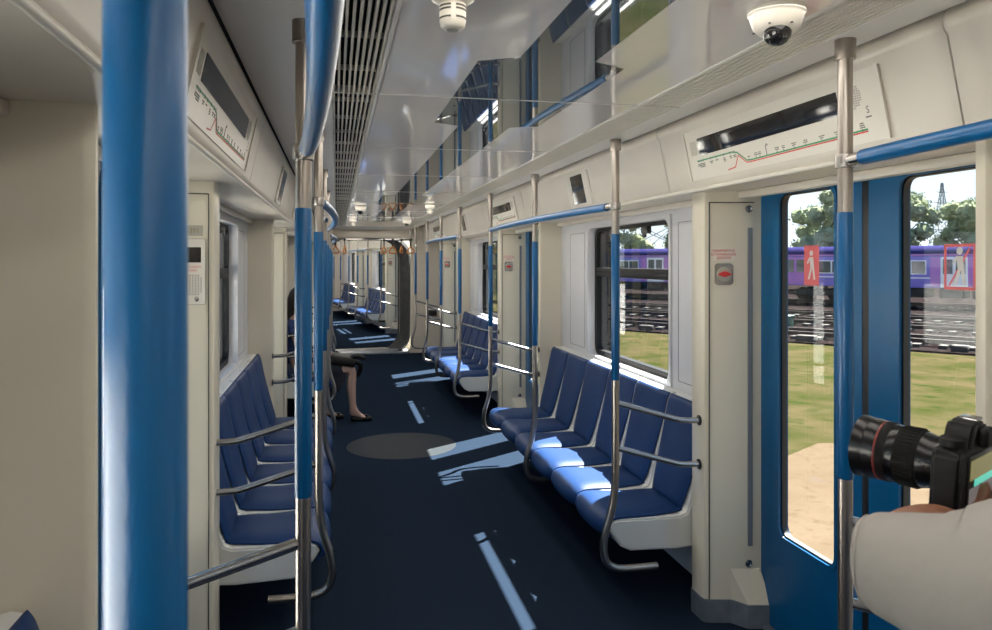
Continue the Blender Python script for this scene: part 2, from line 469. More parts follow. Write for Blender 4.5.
                    for poly in ([(.013, .034), (-.012, .034), (-.018, -.008), (.006, -.008)], [(.006, -.008), (-.006, -.008), (.012, -.058), (.024, -.058)], [(-.006, -.008), (-.018, -.008), (-.026, -.058), (-.014, -.058)], [(.013, .034), (.03, .01), (.024, .005), (.009, .026)]):
                        prism(bm, [(yc + a, zc + b_) for a, b_ in poly], 'x', DX + .0146, DX + .0152)
                    obj('sticker_figure', bm, M['sign_white'], lf, mirror=mir)
            bm = bm_new()
            box(bm, DX + .0, DX + .04, c - .0195, c + .0195, .02, 1.99, .006)
            obj('rubber_seam', bm, M['rubber'], d, mirror=mir)
            bm = bm_new(); box(bm, DX - .03, OX, c - .72, c + .72, -.01, .012, .003)
            obj('threshold', bm, M['kick'], d, mirror=mir)
            bm = bm_new(); box(bm, DX - .002, DX + .06, c - .72, c + .72, 1.985, 2.03)
            obj('door_header', bm, M['door_blue'], d, mirror=mir)
        # windows in the bench bays
        for i, c in enumerate(benches):
            w = thing('window_1', 'black framed sliding window in the %s wall of the %s' % (side, tagname), None, (0, c, .945), kind='structure')
            put = lambda a, b_, t: V3((1.335 - t, c + a, b_))
            bm = bm_new(); ring_plate(bm, rrect(-.725, .725, .94, 1.91, .02), rrect(-.70, .70, .965, 1.885, .07), 0, .102, put)
            obj('surround', bm, M['grey_panel'], w, mirror=mir)
            bm = bm_new(); ring_plate(bm, rrect(-.705, .705, .96, 1.89, .07), rrect(-.655, .655, 1.0, 1.862, .05), 0, .045, put)
            for q in (-1, 1): box(bm, 1.335, 1.425, *sorted((c + q * .672, c + q * .715)), .95, 1.90)
            obj('frame', bm, M['frame'], w, mirror=mir)
            bm = bm_new(); box(bm, 1.285, 1.325, c - .66, c + .66, 1.535, 1.60, .008); box(bm, 1.28, 1.29, c - .66, c + .66, 1.565, 1.572)
            mu = obj('mullion', bm, M['frame'], w, mirror=mir)
            for q in (-.28, .28):
                bm = bm_new(); box(bm, 1.262, 1.295, c + q - .05, c + q + .05, 1.815, 1.862, .008); box(bm, 1.258, 1.275, c + q - .022, c + q + .022, 1.79, 1.82, .006)
                obj('latch', bm, M['black'], w, mirror=mir)
            bm = bm_new(); box(bm, 1.308, 1.312, c - .66, c + .66, .99, 1.55)
            obj('glass', bm, M['glass'], w, mirror=mir, label='lower pane')
            bm = bm_new(); box(bm, 1.303, 1.307, c - .66, c + .66, 1.58, 1.88)
            obj('glass', bm, M['glass'], w, mirror=mir, label='upper hinged pane')
            # hatch joints of the wall panels beside the window, and the sill ledge above the seat backs
            bm = bm_new()
            for a0, a1 in ((-1.16, -.80), (.80, 1.16)):
                ring_plate(bm, rrect(c + a0, c + a1, .99, 1.86, .012), rrect(c + a0 + .004, c + a1 - .004, .994, 1.856, .010), 0, .003, lambda a, b_, t: V3((WX - t + .0015, a, b_)))
            obj('panel_joint', bm, M['slot'], w, mirror=mir)
            bm = bm_new(); box(bm, 1.205, 1.26, c - 1.36, c + 1.36, .90, .945, .012)
            obj('sill', bm, M['shell'], w, mirror=mir)

shell(YB, YE, DOORS, BENCH, 'carriage')
# wall behind the camera
bm = bm_new(); box(bm, -OX, OX, YB - .1, YB, 0, 2.42)
struct('wall_back', bm, M['beige'], 'beige end wall behind the viewer')
# round floor inlays in front of the doors
for c in DOORS[1:3]:
    bm = bm_new(); lathe(bm, [(0, 0), (.485, 0), (.485, .001), (0, .001)], Matrix.Translation((-.012, c - .05, 0)), 64)
    struct('trim_7', bm, M['inlay'], 'round grey inlay in the floor by a door')
# end wall with the gangway opening
def end_wall(y0, y1, lab):
    bm = bm_new()
    ring_plate(bm, rrect(-OX, OX, 0, 2.42, .004, 6), rrect(-.74, .72, .02, 2.045, .12, 6), y0, y1, lambda a, b, t: V3((a, t, b)))
    return struct('wall_end', bm, M['beige'], lab)
end_wall(YE, YE + .12, 'beige end wall around the gangway')
bm = bm_new(); box(bm, -.95, .95, YE - .1, YE + .02, 2.05, CEIL - .004, .012)
struct('trim_8', bm, M['beige'], 'beige beam above the gangway')
bm = bm_new(); box(bm, -.70, .70, YE - .04, YE + .5, -.1, .028, .01)
struct('trim_9', bm, M['kick'], 'ribbed threshold of the gangway')
# gangway bellows
bm = bm_new(); rings = []
ANG = math.radians(7.5)
B0 = V3((-.14, YE + .62, 0))
NR = 26
for i in range(NR + 1):
    t = i / NR
    a = ANG * t; cx = -.01 + t * (B0.x); cy = YE + .10 + t * .58
    k = .03 * (1 if i % 2 else 0) + .05 * math.sin(PI * t)
    pts = rrect(-.72 - k, .70 + k, .0 - k * .5, 2.03 + k, .34, 8)
    rings.append([bm.verts.new((cx + p[0] * math.cos(a), cy + p[0] * math.sin(a), p[1])) for p in pts])
n = len(rings[0])
for i in range(NR):
    for k in range(n): bm.faces.new((rings[i][k], rings[i][(k + 1) % n], rings[i + 1][(k + 1) % n], rings[i + 1][k]))
bmesh.ops.recalc_face_normals(bm, faces=bm.faces[:])
tag(struct('gangway_bellows', bm, M['bellows'], 'dark grey corrugated rubber bellows between the carriages', angle=20), kind='structure')

# ------------------------------------------------------------------ ceiling vents
def vent(y0, y1, s, label):
    t = thing('ceiling_vent', label, 'vent', (s * .53, (y0 + y1) / 2, CEIL), group=None)
    bm = bm_new(); box(bm, *sorted((s * .455, s * .605)), y0, y1, CEIL + .06, CEIL + .07)
    for xx in (.455, .602): box(bm, s * xx - .0015, s * xx + .0015, y0, y1, CEIL, CEIL + .06)
    obj('backing', bm, M['void'], t)
    bm = bm_new()
    n = 9
    for k in range(n):
        x = s * (.466 + .1255 * k / (n - 1))
        box(bm, x - .0032, x + .0032, y0 + .002, y1 - .002, CEIL - .004, CEIL + .018)
    y = y0 + .16
    while y < y1 - .03:
        for dy in (0, .018): box(bm, *sorted((s * .458, s * .60)), y + dy - .0025, y + dy + .0025, CEIL + .006, CEIL + .016)
        y += .33
    obj('slats', bm, M['vent'], t, smooth=False)
    for yy in (y0 + .003, y1 - .003):
        bm = bm_new(); box(bm, *sorted((s * .456, s * .604)), yy - .003, yy + .003, CEIL - .005, CEIL + .02); obj('end_bar', bm, M['vent'], t, smooth=False)
VY = [-1.9, 2.5, 6.9, 11.97]
for s, sd in ((-1, 'left'), (1, 'right')):
    for k in range(3):
        vent(VY[k], VY[k + 1], s, 'long slatted ceiling vent on the %s, %s' % (sd, ('section nearest the viewer', 'middle section over the first benches', 'farthest section towards the gangway')[k]))
for s in (-1, 1):   # plain ceiling strip behind the vents at both ends
    bm = bm_new(); box(bm, *sorted((s * .455, s * .605)), YB, VY[0], CEIL, CEIL + .02); struct('trim_10', bm, M['ceil_matte'])

# ------------------------------------------------------------------ seats
def build_seat():
    t = thing('seat', 'x', 'seat', (0.9, 0, 0))
    W = .2225
    prof = [(.672, .375), (.655, .405), (.668, .430), (.70, .440), (.90, .436), (1.015, .438), (1.045, .450), (1.062, .490), (1.095, .62), (1.135, .80), (1.158, .905), (1.175, .935), (1.20, .942), (1.238, .93), (1.238, .30), (1.0, .285), (.765, .292), (.715, .315)]
    bm = bm_new(); prism(bm, prof, 'y', -W, W)
    es = [e for e in bm.edges if abs(e.verts[0].co.y - e.verts[1].co.y) < 1e-6]
    bmesh.ops.bevel(bm, geom=es, offset=.008, segments=2, affect='EDGES', clamp_overlap=True)
    obj('shell', bm, M['shell'], t, angle=50)
    def pad(path, hw, th, bulge, name, nrm_sign):
        P = catmull([(x, 0, z) for x, z in path], 5); n = len(P); m = 16
        bm = bm_new(); top = []; bot = []
        for i, p in enumerate(P):
            s = i / (n - 1)
            tg = (P[min(i + 1, n - 1)] - P[max(i - 1, 0)]).normalized()
            nr = V3((-tg.z, 0, tg.x)) * nrm_sign
            w = hw(s); ra, rb = [], []
            for j in range(m + 1):
                v = -1 + 2 * j / m
                edge = (1 - abs(v) ** 5)
                endf = min(1., min(s, 1 - s) * 9) ** .5
                h = th * (.28 + .72 * edge * endf)
                q = p + V3((0, v * w, 0)) + nr * h
                dent = -.006 * (1 - v * v) * math.sin(PI * s)
                q += nr * dent
                q.x -= bulge(s) * (1 - v * v)
                ra.append(bm.verts.new(q))
                q2 = p + V3((0, v * w, 0)); q2.x -= bulge(s) * (1 - v * v) * .9
                rb.append(bm.verts.new(q2))
            top.append(ra); bot.append(rb)
        fs = []
        for i in range(n - 1):
            for j in range(m):
                fs.append(bm.faces.new((top[i][j], top[i + 1][j], top[i + 1][j + 1], top[i][j + 1])))
                fs.append(bm.faces.new((bot[i][j], bot[i][j + 1], bot[i + 1][j + 1], bot[i + 1][j])))
            for j in (0, m): fs.append(bm.faces.new((top[i][j], bot[i][j], bot[i + 1][j], top[i + 1][j])))
        for i in (0, n - 1):
            for j in range(m): fs.append(bm.faces.new((top[i][j], top[i][j + 1], bot[i][j + 1], bot[i][j])))
        bmesh.ops.recalc_face_normals(bm, faces=fs)
        obj(name, bm, M['seat_blue'], t, angle=60)
    pad([(.668, .368), (.646, .40), (.662, .432), (.72, .442), (.88, .436), (1.045, .446)], lambda s: .222 - .050 * max(0, (s - .35) / .65) ** 1.5, .030, lambda s: .022 * (1 - min(1, s * 2.2)), 'seat_pad', 1)
    pad([(1.042, .450), (1.062, .52), (1.10, .66), (1.135, .80), (1.158, .905), (1.176, .938)], lambda s: .160 + .056 * min(1, s / .62) ** .8, .022, lambda s: 0, 'back_pad', 1)
    bm = bm_new(); box(bm, .95, 1.05, -.05, .05, .262, .292, .006); box(bm, .96, 1.247, -.02, .02, .24, .275, .005)
    obj('bracket', bm, M['black'], t)
    return t
seat0 = build_seat(); _used = [False]
def place_seat(side, y, label, group, z=0.):
    s = 1 if side == 'right' else -1
    loc = (s * .9, y, z); rz = 0 if s > 0 else PI
    if not _used[0]:
        _used[0] = True
        seat0.matrix_world = CAR @ Matrix.Translation(V3(loc)) @ Matrix.Rotation(rz, 4, 'Z'); seat0['label'] = label; seat0['group'] = group
        return seat0
    return dup(seat0, loc, rz, label, group)
ORD = ['nearest', 'second', 'third', 'fourth', 'fifth', 'farthest']
SP = .4525
def bench_row(side, yc, what, grp, only=None, z=0.):
    for k in range(6):
        if only and k not in only: continue
        place_seat(side, yc + (k - 2.5) * SP, what % ORD[k], grp, z)
bench_row('right', BENCH[1] + .04, 'blue padded seat with white shell, %s of six under the right window', 'seats of the first right bench')
bench_row('right', BENCH[2] + .04, 'blue padded seat on the second right bench beyond the far door, %s of six', 'seats of the second right bench')
bench_row('left', BENCH[1] + .04, 'blue padded seat with white shell, %s of six on the shaded left bench', 'seats of the first left bench')
bench_row('left', BENCH[2] + .04, 'blue padded seat on the left bench where the woman sits, %s of six', 'seats of the second left bench')
bench_row('left', BENCH[0] + .046, 'blue seat at the bottom left corner against the beige partition, %s of its bench', 'seats of the bench beside the viewer', only=[5], z=.03)

# ------------------------------------------------------------------ grab poles
def build_pole(kind):
    t = thing('grab_pole', 'x', 'grab pole', (0, 0, 0))
    def ob(n, b, m): return obj(n, b, m, t, own=True)
    bm = bm_new(); tube(bm, [(0, 0, 1.74), (0, 0, CEIL)], .0178, 20); ob('upper_tube', bm, M['steel'])
    zt = 1.83 if kind == 'near' else 1.765
    bm = bm_new(); tube(bm, [(0, 0, 1.112), (0, 0, 1.115), (0, 0, zt), (0, 0, zt + .004)], [.0178, .0192, .0192, .0178], 22); ob('blue_sleeve', bm, M['pole_blue'])
    bm = bm_new()
    tube(bm, [(0, 0, 1.13), (0, 0, .75)] + catmull([(0, 0, .75), (-.004, 0, .62), (-.02, 0, .52), (-.05, 0, .42), (-.056, 0, .345), (-.040, 0, .292), (.0, 0, .266), (.06, 0, .258), (.20, 0, .258)], 6)[1:], .0172, 18)
    ob('lower_tube', bm, M['steel'])
    bm = bm_new(); lathe(bm, [(.0185, 0), (.025, .0), (.025, .05), (.0185, .05)], Matrix.Translation((0, 0, CEIL - .05)), 24); ob('ceiling_socket', bm, M['steel'])
    bm = bm_new(); lathe(bm, [(.018, 0), (.0235, .002), (.0245, .018), (.0235, .034), (.018, .036)], Matrix.Translation((0, 0, 1.877)), 24); ob('rail_collar', bm, M['steel_h'])
    if kind == 'end':
        for z in (1.01, .808):
            bm = bm_new(); tube(bm, catmull([(.0, 0, z), (.14, 0, z - .042), (.28, 0, z - .083), (.33, 0, z - .094), (.408, 0, z - .097)], 6), .0138, 16)
            c = ob('crossbar', bm, M['steel_h'])
            bm = bm_new(); lathe(bm, [(.02, 0), (.024, .002), (.024, .006), (.016, .009)], frame4((.4105, 0, z - .097), (0, 1, 0), (0, 0, -1)), 20)
            f = obj('flange', bm, M['black'], c, own=True)
    return t
pole_end = build_pole('end'); pole_mid = build_pole('mid'); pole_near = build_pole('near'); _pu = {pole_end.name: 0, pole_mid.name: 0, pole_near.name: 0}
def place_pole(kind, s, x, y, label, group='grab poles along the benches'):
    src = {'end': pole_end, 'mid': pole_mid, 'near': pole_near}[kind]
    loc = (x if x is not None else s * PX, y, 0); rz = 0 if s > 0 else PI
    if not _pu[src.name]:
        _pu[src.name] = 1
        src.matrix_world = CAR @ Matrix.Translation(V3(loc)) @ Matrix.Rotation(rz, 4, 'Z'); src['label'] = label; src['group'] = group; return src
    return dup(src, loc, rz, label, group)
H = .79
YR = [D1 - H, D1 + H, BENCH[1], D1 + PER - H, D1 + PER + H, BENCH[2], D1 + 2 * PER - H, D1 + 2 * PER + H]
KR = ['end', 'end', 'mid', 'end', 'end', 'mid', 'end', 'end']
LR = ['steel and blue grab pole between the held camera and the blue door', 'steel and blue grab pole at the near end of the right bench',
      'steel and blue grab pole at the middle of the right bench', 'steel and blue grab pole at the far end of the right bench',
      'steel and blue grab pole at the near end of the second right bench', 'steel and blue grab pole at the middle of the second right bench',
      'steel and blue grab pole at the far end of the second right bench', 'steel and blue grab pole on the right after the last door, next to the gangway']
LL = ['steel and blue grab pole on the left with its crossbar low by the near doorway', 'steel and blue grab pole at the near end of the left bench',
      'steel and blue grab pole at the middle of the left bench, seen edge on', 'steel and blue grab pole at the far end of the left bench',
      'steel and blue grab pole at the near end of the bench with the person', 'steel and blue grab pole at the middle of the bench with the person',
      'steel and blue grab pole at the far end of the bench with the person', 'steel and blue grab pole on the left after the last door, next to the gangway']
for y, k, a, b in zip(YR, KR, LR, LL):
    place_pole(k, 1, None, y, a)
    place_pole(k, -1, -.657, y + (.125 if y < 2 else 0), b)
place_pole('near', -1, -.6744, .40, 'thick looking blue grab pole closest to the viewer in the left foreground')

# ------------------------------------------------------------------ overhead rails
def rail(s, y0, y1, label):
    px = PX if s > 0 else .655
    t = thing('overhead_rail', label, 'handrail', (s * px, (y0 + y1) / 2, 1.895), group='overhead rails above the benches')
    L = y1 - y0; P = []
    for i in range(33):
        u = i / 32; P.append(V3((s * (px - .066 * math.sin(PI * u) ** .75), y0 + L * u, 1.895)))
    a, b = 1, 31
    bm = bm_new(); tube(bm, P, .0150, 18); obj('steel_core', bm, M['steel_h'], t)
    bm = bm_new(); tube(bm, [P[0].lerp(P[1], .9)] + P[2:31] + [P[32].lerp(P[31], .9)], .0185, 20); obj('blue_grip', bm, M['pole_blue'], t)
    return t
for s, sd in ((1, 'right'), (-1, 'left')):
    rail(s, D1 - PER + H, D1 - H + (.125 if s < 0 else 0), 'blue overhead rail on the %s, %s' % (sd, 'leaving the picture above the camera' if s > 0 else 'curving up overhead out of the picture'))
    rail(s, D1 + H, D1 + PER - H, 'blue overhead rail above the first %s bench' % sd)
    rail(s, D1 + PER + H, D1 + 2 * PER - H, 'blue overhead rail above the second %s bench' % sd)

# ------------------------------------------------------------------ route displays on the valence
def val_frame(s, y, up=.5):
    """origin on the sloping valence; u runs to the viewer's right, v up the slope"""
    a = V3((.934, 0, 1.985)); b = V3((.886, 0, 2.205)); p = a.lerp(b, up)
    v = (b - a).normalized(); n = V3((-v.z, 0, v.x)); o = p + n * -.0
    o = V3((s * o.x, y, o.z)); v = V3((s * v.x, 0, v.z)); u = V3((0, -s, 0))
    return frame4(o, u, v)
def route_display(s, y, label):
    F = val_frame(s, y)
    t = thing('route_display', label, 'information display', F.translation, group=None)
    W = .60; Hh = .104
    def pl(poly, d0, d1): 
        bm = bm_new(); prism(bm, poly, 'z', d0, d1, F); return bm
    bm = bm_new(); prism(bm, rrect(-W, W, -Hh, Hh, .004), 'z', -.004, .004, F)
    for q in (-1, 1): box(bm, q * W - .006, q * W + .006, -Hh, Hh, -.004, .009, .002, mat=F)
    obj('panel', bm, M['white'], t)
    bm = pl(rrect(-.49, .415, -.006, .066, .003), .003, .0058)
    obj('screen', bm, M['screen'], t)
    bm = bm_new()
    for i in range(9):
        for j in range(11):
            if (i - 4) ** 2 / 20 + (j - 5) ** 2 / 30 < 1: box(bm, .435 + i * .0095, .4405 + i * .0095, .000 + j * .0068, .0028 + j * .0068, .003, .0046, mat=F)
    obj('speaker_grille', bm, M['ink'], t, smooth=False)
    bm = bm_new()
    for i in range(7): prism(bm, [(-.56 + i * .008, .0), (-.557 + i * .008, .0), (-.567 + i * .008 + .012, .06), (-.57 + i * .008 + .012, .06)], 'z', .003, .0046, F)
    obj('louvre', bm, M['grey_print'], t, smooth=False)
    def line(pts, w, mat, nm, d=.0048):
        bm = bm_new()
        for (a, b), (c, e) in zip(pts, pts[1:]):
            p = V3((a, b, 0)); q = V3((c, e, 0)); r = (q - p).normalized(); k = V3((-r.y, r.x, 0)) * w / 2; p -= r * w * .3; q += r * w * .3
            prism(bm, [(p + k)[:2], (q + k)[:2], (q - k)[:2], (p - k)[:2]], 'z', .003, d, F)
        return obj(nm, bm, mat, t, smooth=False)
    line([(-.52, -.026), (-.235, -.026), (-.20, -.032), (-.14, -.070), (-.12, -.072), (.52, -.066)], .0055, M['green'], 'green_line')
    line([(-.285, -.090), (-.23, -.085), (-.195, -.044), (-.145, -.077), (-.125, -.0785), (.52, -.072)], .0045, M['red'], 'red_line', .0046)
    line([(-.005, -.068), (-.005, -.036), (.004, -.030), (.008, -.036)], .003, M['ink'], 'branch_line', .005)
    bm = bm_new(); rnd = random.Random(3)
    xs = [-.51, -.49, -.47, -.405, -.36, -.30, -.25, -.22, -.125, -.075, -.05, .06, .10, .16, .225, .31, .385, .44, .50]
    for k, x in enumerate(xs):
        lo = x < -.2
        yb = -.040 if lo else -.058
        n = rnd.choice((1, 2, 2, 3))
        for r_ in range(n):
            w = rnd.uniform(.012, .026); yy = yb - r_ * .0062 if lo else yb + r_ * .0062
            xx = x - w / 2
            while xx < x + w / 2:
                d = rnd.uniform(.0025, .005); box(bm, xx, xx + d, yy - .0017, yy + .0017, .003, .0045, mat=F); xx += d + .0012
        box(bm, x - .0012, x + .0012, (-.032 if lo else -.070), (-.022 if lo else -.062), .003, .0052, mat=F)
    # emblem with a short caption under it, at the right
    obj('emblem', text_bm('S', .030, F @ Matrix.Translation((.535, -.012, .0036))), M['ink'], t, smooth=False)
    for k in range(4): box(bm, .523 + k * .0062, .5275 + k * .0062, -.0335, -.0295, .003, .0045, mat=F)
    obj('station_print', bm, M['ink'], t, smooth=False)
    return t
route_display(1, D1, 'long route map panel with dark screen above the near right door')
route_display(-1, D1, 'long route map panel with dark screen on the left, next to the blue pole')
route_display(1, D1 + PER, 'small looking route map panel above the far right door')
route_display(-1, D1 + PER, 'route map panel on the left above the second doorway')
route_display(1, D1 + 2 * PER, 'tiny looking route map panel above the last right door')
def monitor(s, y, label):
    F = val_frame(s, y)
    t = thing('video_monitor', label, 'screen', F.translation, group='advert screens above the benches')
    bm = bm_new(); prism(bm, rrect(-.22, .22, -.106, .106, .02), 'z', -.004, .006, F)
    for q in (-.17, .17): box(bm, q - .025, q + .025, -.10, .10, .0, .008, .003, mat=F)
    obj('bezel', bm, M['white'], t)
    bm = bm_new(); prism(bm, rrect(-.113, .113, -.088, .092, .006), 'z', .0055, .0085, F); obj('screen', bm, M['screen'], t)
for k, c in ((1, BENCH[1]), (2, BENCH[2])):
    monitor(1, c - .09, 'small dark video screen above the %s right bench' % ('first', 'second')[k - 1])
    monitor(-1, c + .09, 'small dark video screen above the %s left bench' % ('first', 'second')[k - 1])

# ------------------------------------------------------------------ ceiling devices
def smoke(x, y, label):
    t = thing('smoke_detector', label, 'smoke detector', (x, y, CEIL), group='smoke detectors')
    T = Matrix.Translation((x, y, CEIL)) @ Matrix.Scale(-1, 4, (0, 0, 1))
    bm = bm_new(); lathe(bm, [(.045, 0), (.046, .022), (.042, .034), (.030, .042), (.026, .044)], T, 32); obj('base', bm, M['white'], t)
    bm = bm_new(); lathe(bm, [(.026, .042), (.026, .076), (.024, .087), (.019, .092), (.014, .093), (0, .093)], T, 32); b = obj('head', bm, M['white'], t)
    bm = bm_new()
    for h in (.050, .057, .073):
        for q in range(4):
            for k in range(6):
                a = q * PI / 2 + .2 + k * .195 - PI / 2
                box(bm, .0255, .0266, -.0028, .0028, h - .0018, h + .0018, mat=T @ Matrix.Rotation(a, 4, 'Z'))
    obj('smoke_slot', bm, M['ink'], b, smooth=False)
    bm = bm_new(); lathe(bm, [(.0, .0925), (.012, .0925), (.012, .0945), (0, .0945)], T, 20); obj('indicator', bm, M['grey_print'], b)
def dome_cam(x, y, label):
    t = thing('dome_camera', label, 'security camera', (x, y, CEIL), group='dome cameras')
    T = Matrix.Translation((x, y, CEIL)) @ Matrix.Scale(-1, 4, (0, 0, 1))
    bm = bm_new(); lathe(bm, [(.060, 0), (.061, .010), (.058, .013), (.057, .015), (.056, .020), (.049, .040), (.038, .052), (.026, .056), (0, .056)], T, 40); b = obj('housing', bm, M['white'], t)
    bm = bm_new(); lathe(bm, [(.030, .046), (.030, .056), (.027, .067), (.020, .076), (.010, .081), (0, .0825)], T @ Matrix.Translation((-.006, -.012, 0)), 28); obj('dome_glass', bm, M['screen'], t)
    for a in (-2.4, -1.5, .4, 2.2):
        bm = bm_new(); lathe(bm, [(.003, 0), (.003, .002), (0, .002)], T @ Matrix.Translation((.0515 * math.cos(a), .0515 * math.sin(a), .0415)), 10); obj('screw', bm, M['ink'], t)
smoke(-.360, 1.475, 'white slotted smoke detector on the ceiling near the viewer')
dome_cam(.352, 1.49, 'white dome camera with black lens near the right ceiling vent')
dome_cam(-.345, 7.75, 'far dome camera on the left half of the ceiling')
smoke(.31, 7.4, 'far smoke detector on the right half of the ceiling')
dome_cam(.35, 10.3, 'farthest dome camera, close to the gangway beam')
smoke(-.37, 10.2, 'farthest smoke detector, close to the gangway beam')
# recessed soffit lamp at the upper left
t = thing('soffit_lamp', 'small round chrome fitting in the upper left soffit', 'light fitting', (-1.21, 1.50, SOF))
bm = bm_new(); lathe(bm, [(.013, 0), (.020, 0), (.021, .004), (.015, .006), (.012, .003)], Matrix.Translation((-1.205, 1.50, SOF - .002)) @ Matrix.Scale(-1, 4, (0, 0, 1)), 24); obj('rim', bm, M['steel_h'], t)
bm = bm_new(); lathe(bm, [(0, 0), (.0125, 0), (.011, .006), (.006, .010), (0, .011)], Matrix.Translation((-1.205, 1.50, SOF)) @ Matrix.Scale(-1, 4, (0, 0, 1)), 20); obj('lens', bm, M['screen'], t)

# ------------------------------------------------------------------ fittings on the door jambs
def reveal_frame(s, c, x, z):
    """frame on the jamb face at the far side of door c, u to the viewer's right"""
    p = V3((s * x, c + .742 - (x - 1.085) * .029 / .13, z)); u = V3((.13, -.029 * 1, 0)) if s > 0 else V3((.13, .029, 0))
    return frame4(p, u, (0, 0, 1))
def emergency(c, label):
    F = reveal_frame(1, c, 1.145, 1.588)
    t = thing('emergency_release', label, 'emergency handle', F.translation, group='emergency door releases')
    bm = bm_new(); prism(bm, rrect(-.042, .042, -.049, .049, .016), 'z', -.002, .006, F); obj('back_plate', bm, M['steel_h'], t)
    bm = bm_new(); lathe(bm, [(.034, .004), (.034, .012), (.030, .015), (0, .015)], F, 32); obj('dial', bm, M['grey_print'], t)
    bm = bm_new(); prism(bm, [(-.034, .0), (-.012, .010), (0, .014), (.012, .010), (.034, 0), (.012, -.010), (0, -.014), (-.012, -.010)], 'z', .014, .021, F); obj('red_handle', bm, M['red'], t)
    bm = bm_new(); prism(bm, rrect(-.05, .05, .060, .118, .004), 'z', -.001, .001, F); st = obj('notice', bm, M['white'], t)
    for k, s_ in enumerate(('АВАРИЙНОЕ', 'ОТКРЫВАНИЕ', 'ДВЕРЕЙ')):
        obj('notice_text', text_bm(s_, .0165, F @ Matrix.Translation((0, .106 - k * .0165, .0012))), M['red'], st, smooth=False)
emergency(D1, 'red emergency release dial with red notice on the near right door jamb')
emergency(D1 + PER, 'red emergency release dial on the far right door jamb beside the second bench')
emergency(D1 + 2 * PER, 'tiny emergency release dial on the last right door jamb')
# intercom and number plate on the near left jamb
F = reveal_frame(-1, D1, 1.148, 1.62) @ Matrix.Diagonal((.80, 1, 1, 1))
t = thing('intercom', 'beige passenger intercom with small dark screen on the left door jamb', 'intercom', F.translation)
bm = bm_new(); prism(bm, rrect(-.07, .07, -.143, .115, .008), 'z', -.002, .008, F); pn = obj('panel', bm, M['white'], t)
bm = bm_new(); ring_plate(bm, rrect(-.0715, .0715, -.1445, .1165, .009), rrect(-.0695, .0695, -.1425, .1145, .008), -.001, .003, lambda a, b, d: F @ V3((a, b, d))); obj('panel_gap', bm, M['ink'], t)
bm = bm_new(); prism(bm, rrect(-.05, .05, .022, .082, .002), 'z', .007, .0095, F); obj('screen', bm, M['screen'], t)
bm = bm_new(); prism(bm, rrect(-.055, .055, -.016, .010, .002), 'z', .007, .009, F); st = obj('notice', bm, M['white'], t)
for k, s_ in enumerate(('НАЖМИТЕ КНОПКУ', 'ДЛЯ СВЯЗИ')):
    obj('notice_text', text_bm(s_, .0105, F @ Matrix.Translation((0, .004 - k * .0135, .0092))), M['red'], st, smooth=False)
bm = bm_new()
for i in range(9):
    for j in range(8):
        if abs(i - 4) + abs(j - 3.5) < 6.6: prism(bm, [(-.052 + i * .0128 + .0032 * math.cos(a), -.103 + j * .0105 + .0032 * math.sin(a)) for a in (k * PI / 3 for k in range(6))], 'z', .007, .0088, F)
obj('speaker_holes', bm, M['ink'], t, smooth=False)
bm = bm_new(); lathe(bm, [(.010, .007), (.010, .012), (.007, .013), (0, .013)], F @ Matrix.Translation((.030, -.122, 0)), 20); obj('call_button', bm, M['steel_h'], t)
F2 = reveal_frame(-1, D1, 1.150, 1.768) @ Matrix.Diagonal((.80, 1, 1, 1))
t = thing('number_plate', 'small beige plate with the number 5391 above the intercom', 'number plate', F2.translation)
bm = bm_new(); prism(bm, rrect(-.062, .062, -.021, .021, .003), 'z', -.002, .004, F2); obj('plate', bm, M['grey_print'], t)
obj('number', text_bm('5391', .031, F2 @ Matrix.Translation((.014, -.001, .0042))), M['gold'], t, smooth=False)

# ------------------------------------------------------------------ gangway fittings
t = thing('strap_rail', 'steel cross rail with hanging straps below the gangway beam', 'handrail', (0, 12.9, 2.0))
bm = bm_new(); tube(bm, [(-.68, 12.9, 2.0), (.68, 12.9, 2.0)], .015, 12); obj('bar', bm, M['steel_h'], t)
for xx in (-.68, .64):
    bm = bm_new(); tube(bm, [(xx, 12.9, 2.0), (xx, 12.9, CEIL - .006)], .014, 12); obj('hanger', bm, M['steel_h'], t)
LS = ['left edge of the gangway', 'left side of the gangway, second from the left', 'middle of the gangway, left of the pair', 'middle of the gangway, right of the pair', 'right side of the gangway before the bellows', 'right edge of the gangway']
for x, rz, lab in zip((-.60, -.45, .20, .345, .49, .645), (.3, 1.2, .9, .1, 1.1, .25), LS):
    t = thing('strap_hanger', 'brown hanging strap loop at the ' + lab, 'strap', (x, 12.9, 2.0), rz, group='strap hangers at the gangway')
    bm = bm_new(); box(bm, -.017, .017, -.004, .004, -.12, .02, .002); box(bm, -.02, .02, -.02, .02, -.02, .02, .008); obj('strap', bm, M['black'], t, own=True)
    bm = bm_new()
    P = catmull([(0, 0, -.11), (-.045, 0, -.17), (-.062, 0, -.205), (-.04, 0, -.225), (.04, 0, -.225), (.062, 0, -.205), (.045, 0, -.17), (0, 0, -.11)], 5)
    tube(bm, P, .013, 10); obj('loop', bm, M['strap'], t, own=True)
bm = bm_new(); box(bm, 1.02, 1.17, YE - .10, YE, .66, .76, .012)
tag(obj('wall_box', bm, M['black']), 'small black box on the end wall right of the gangway', 'box')

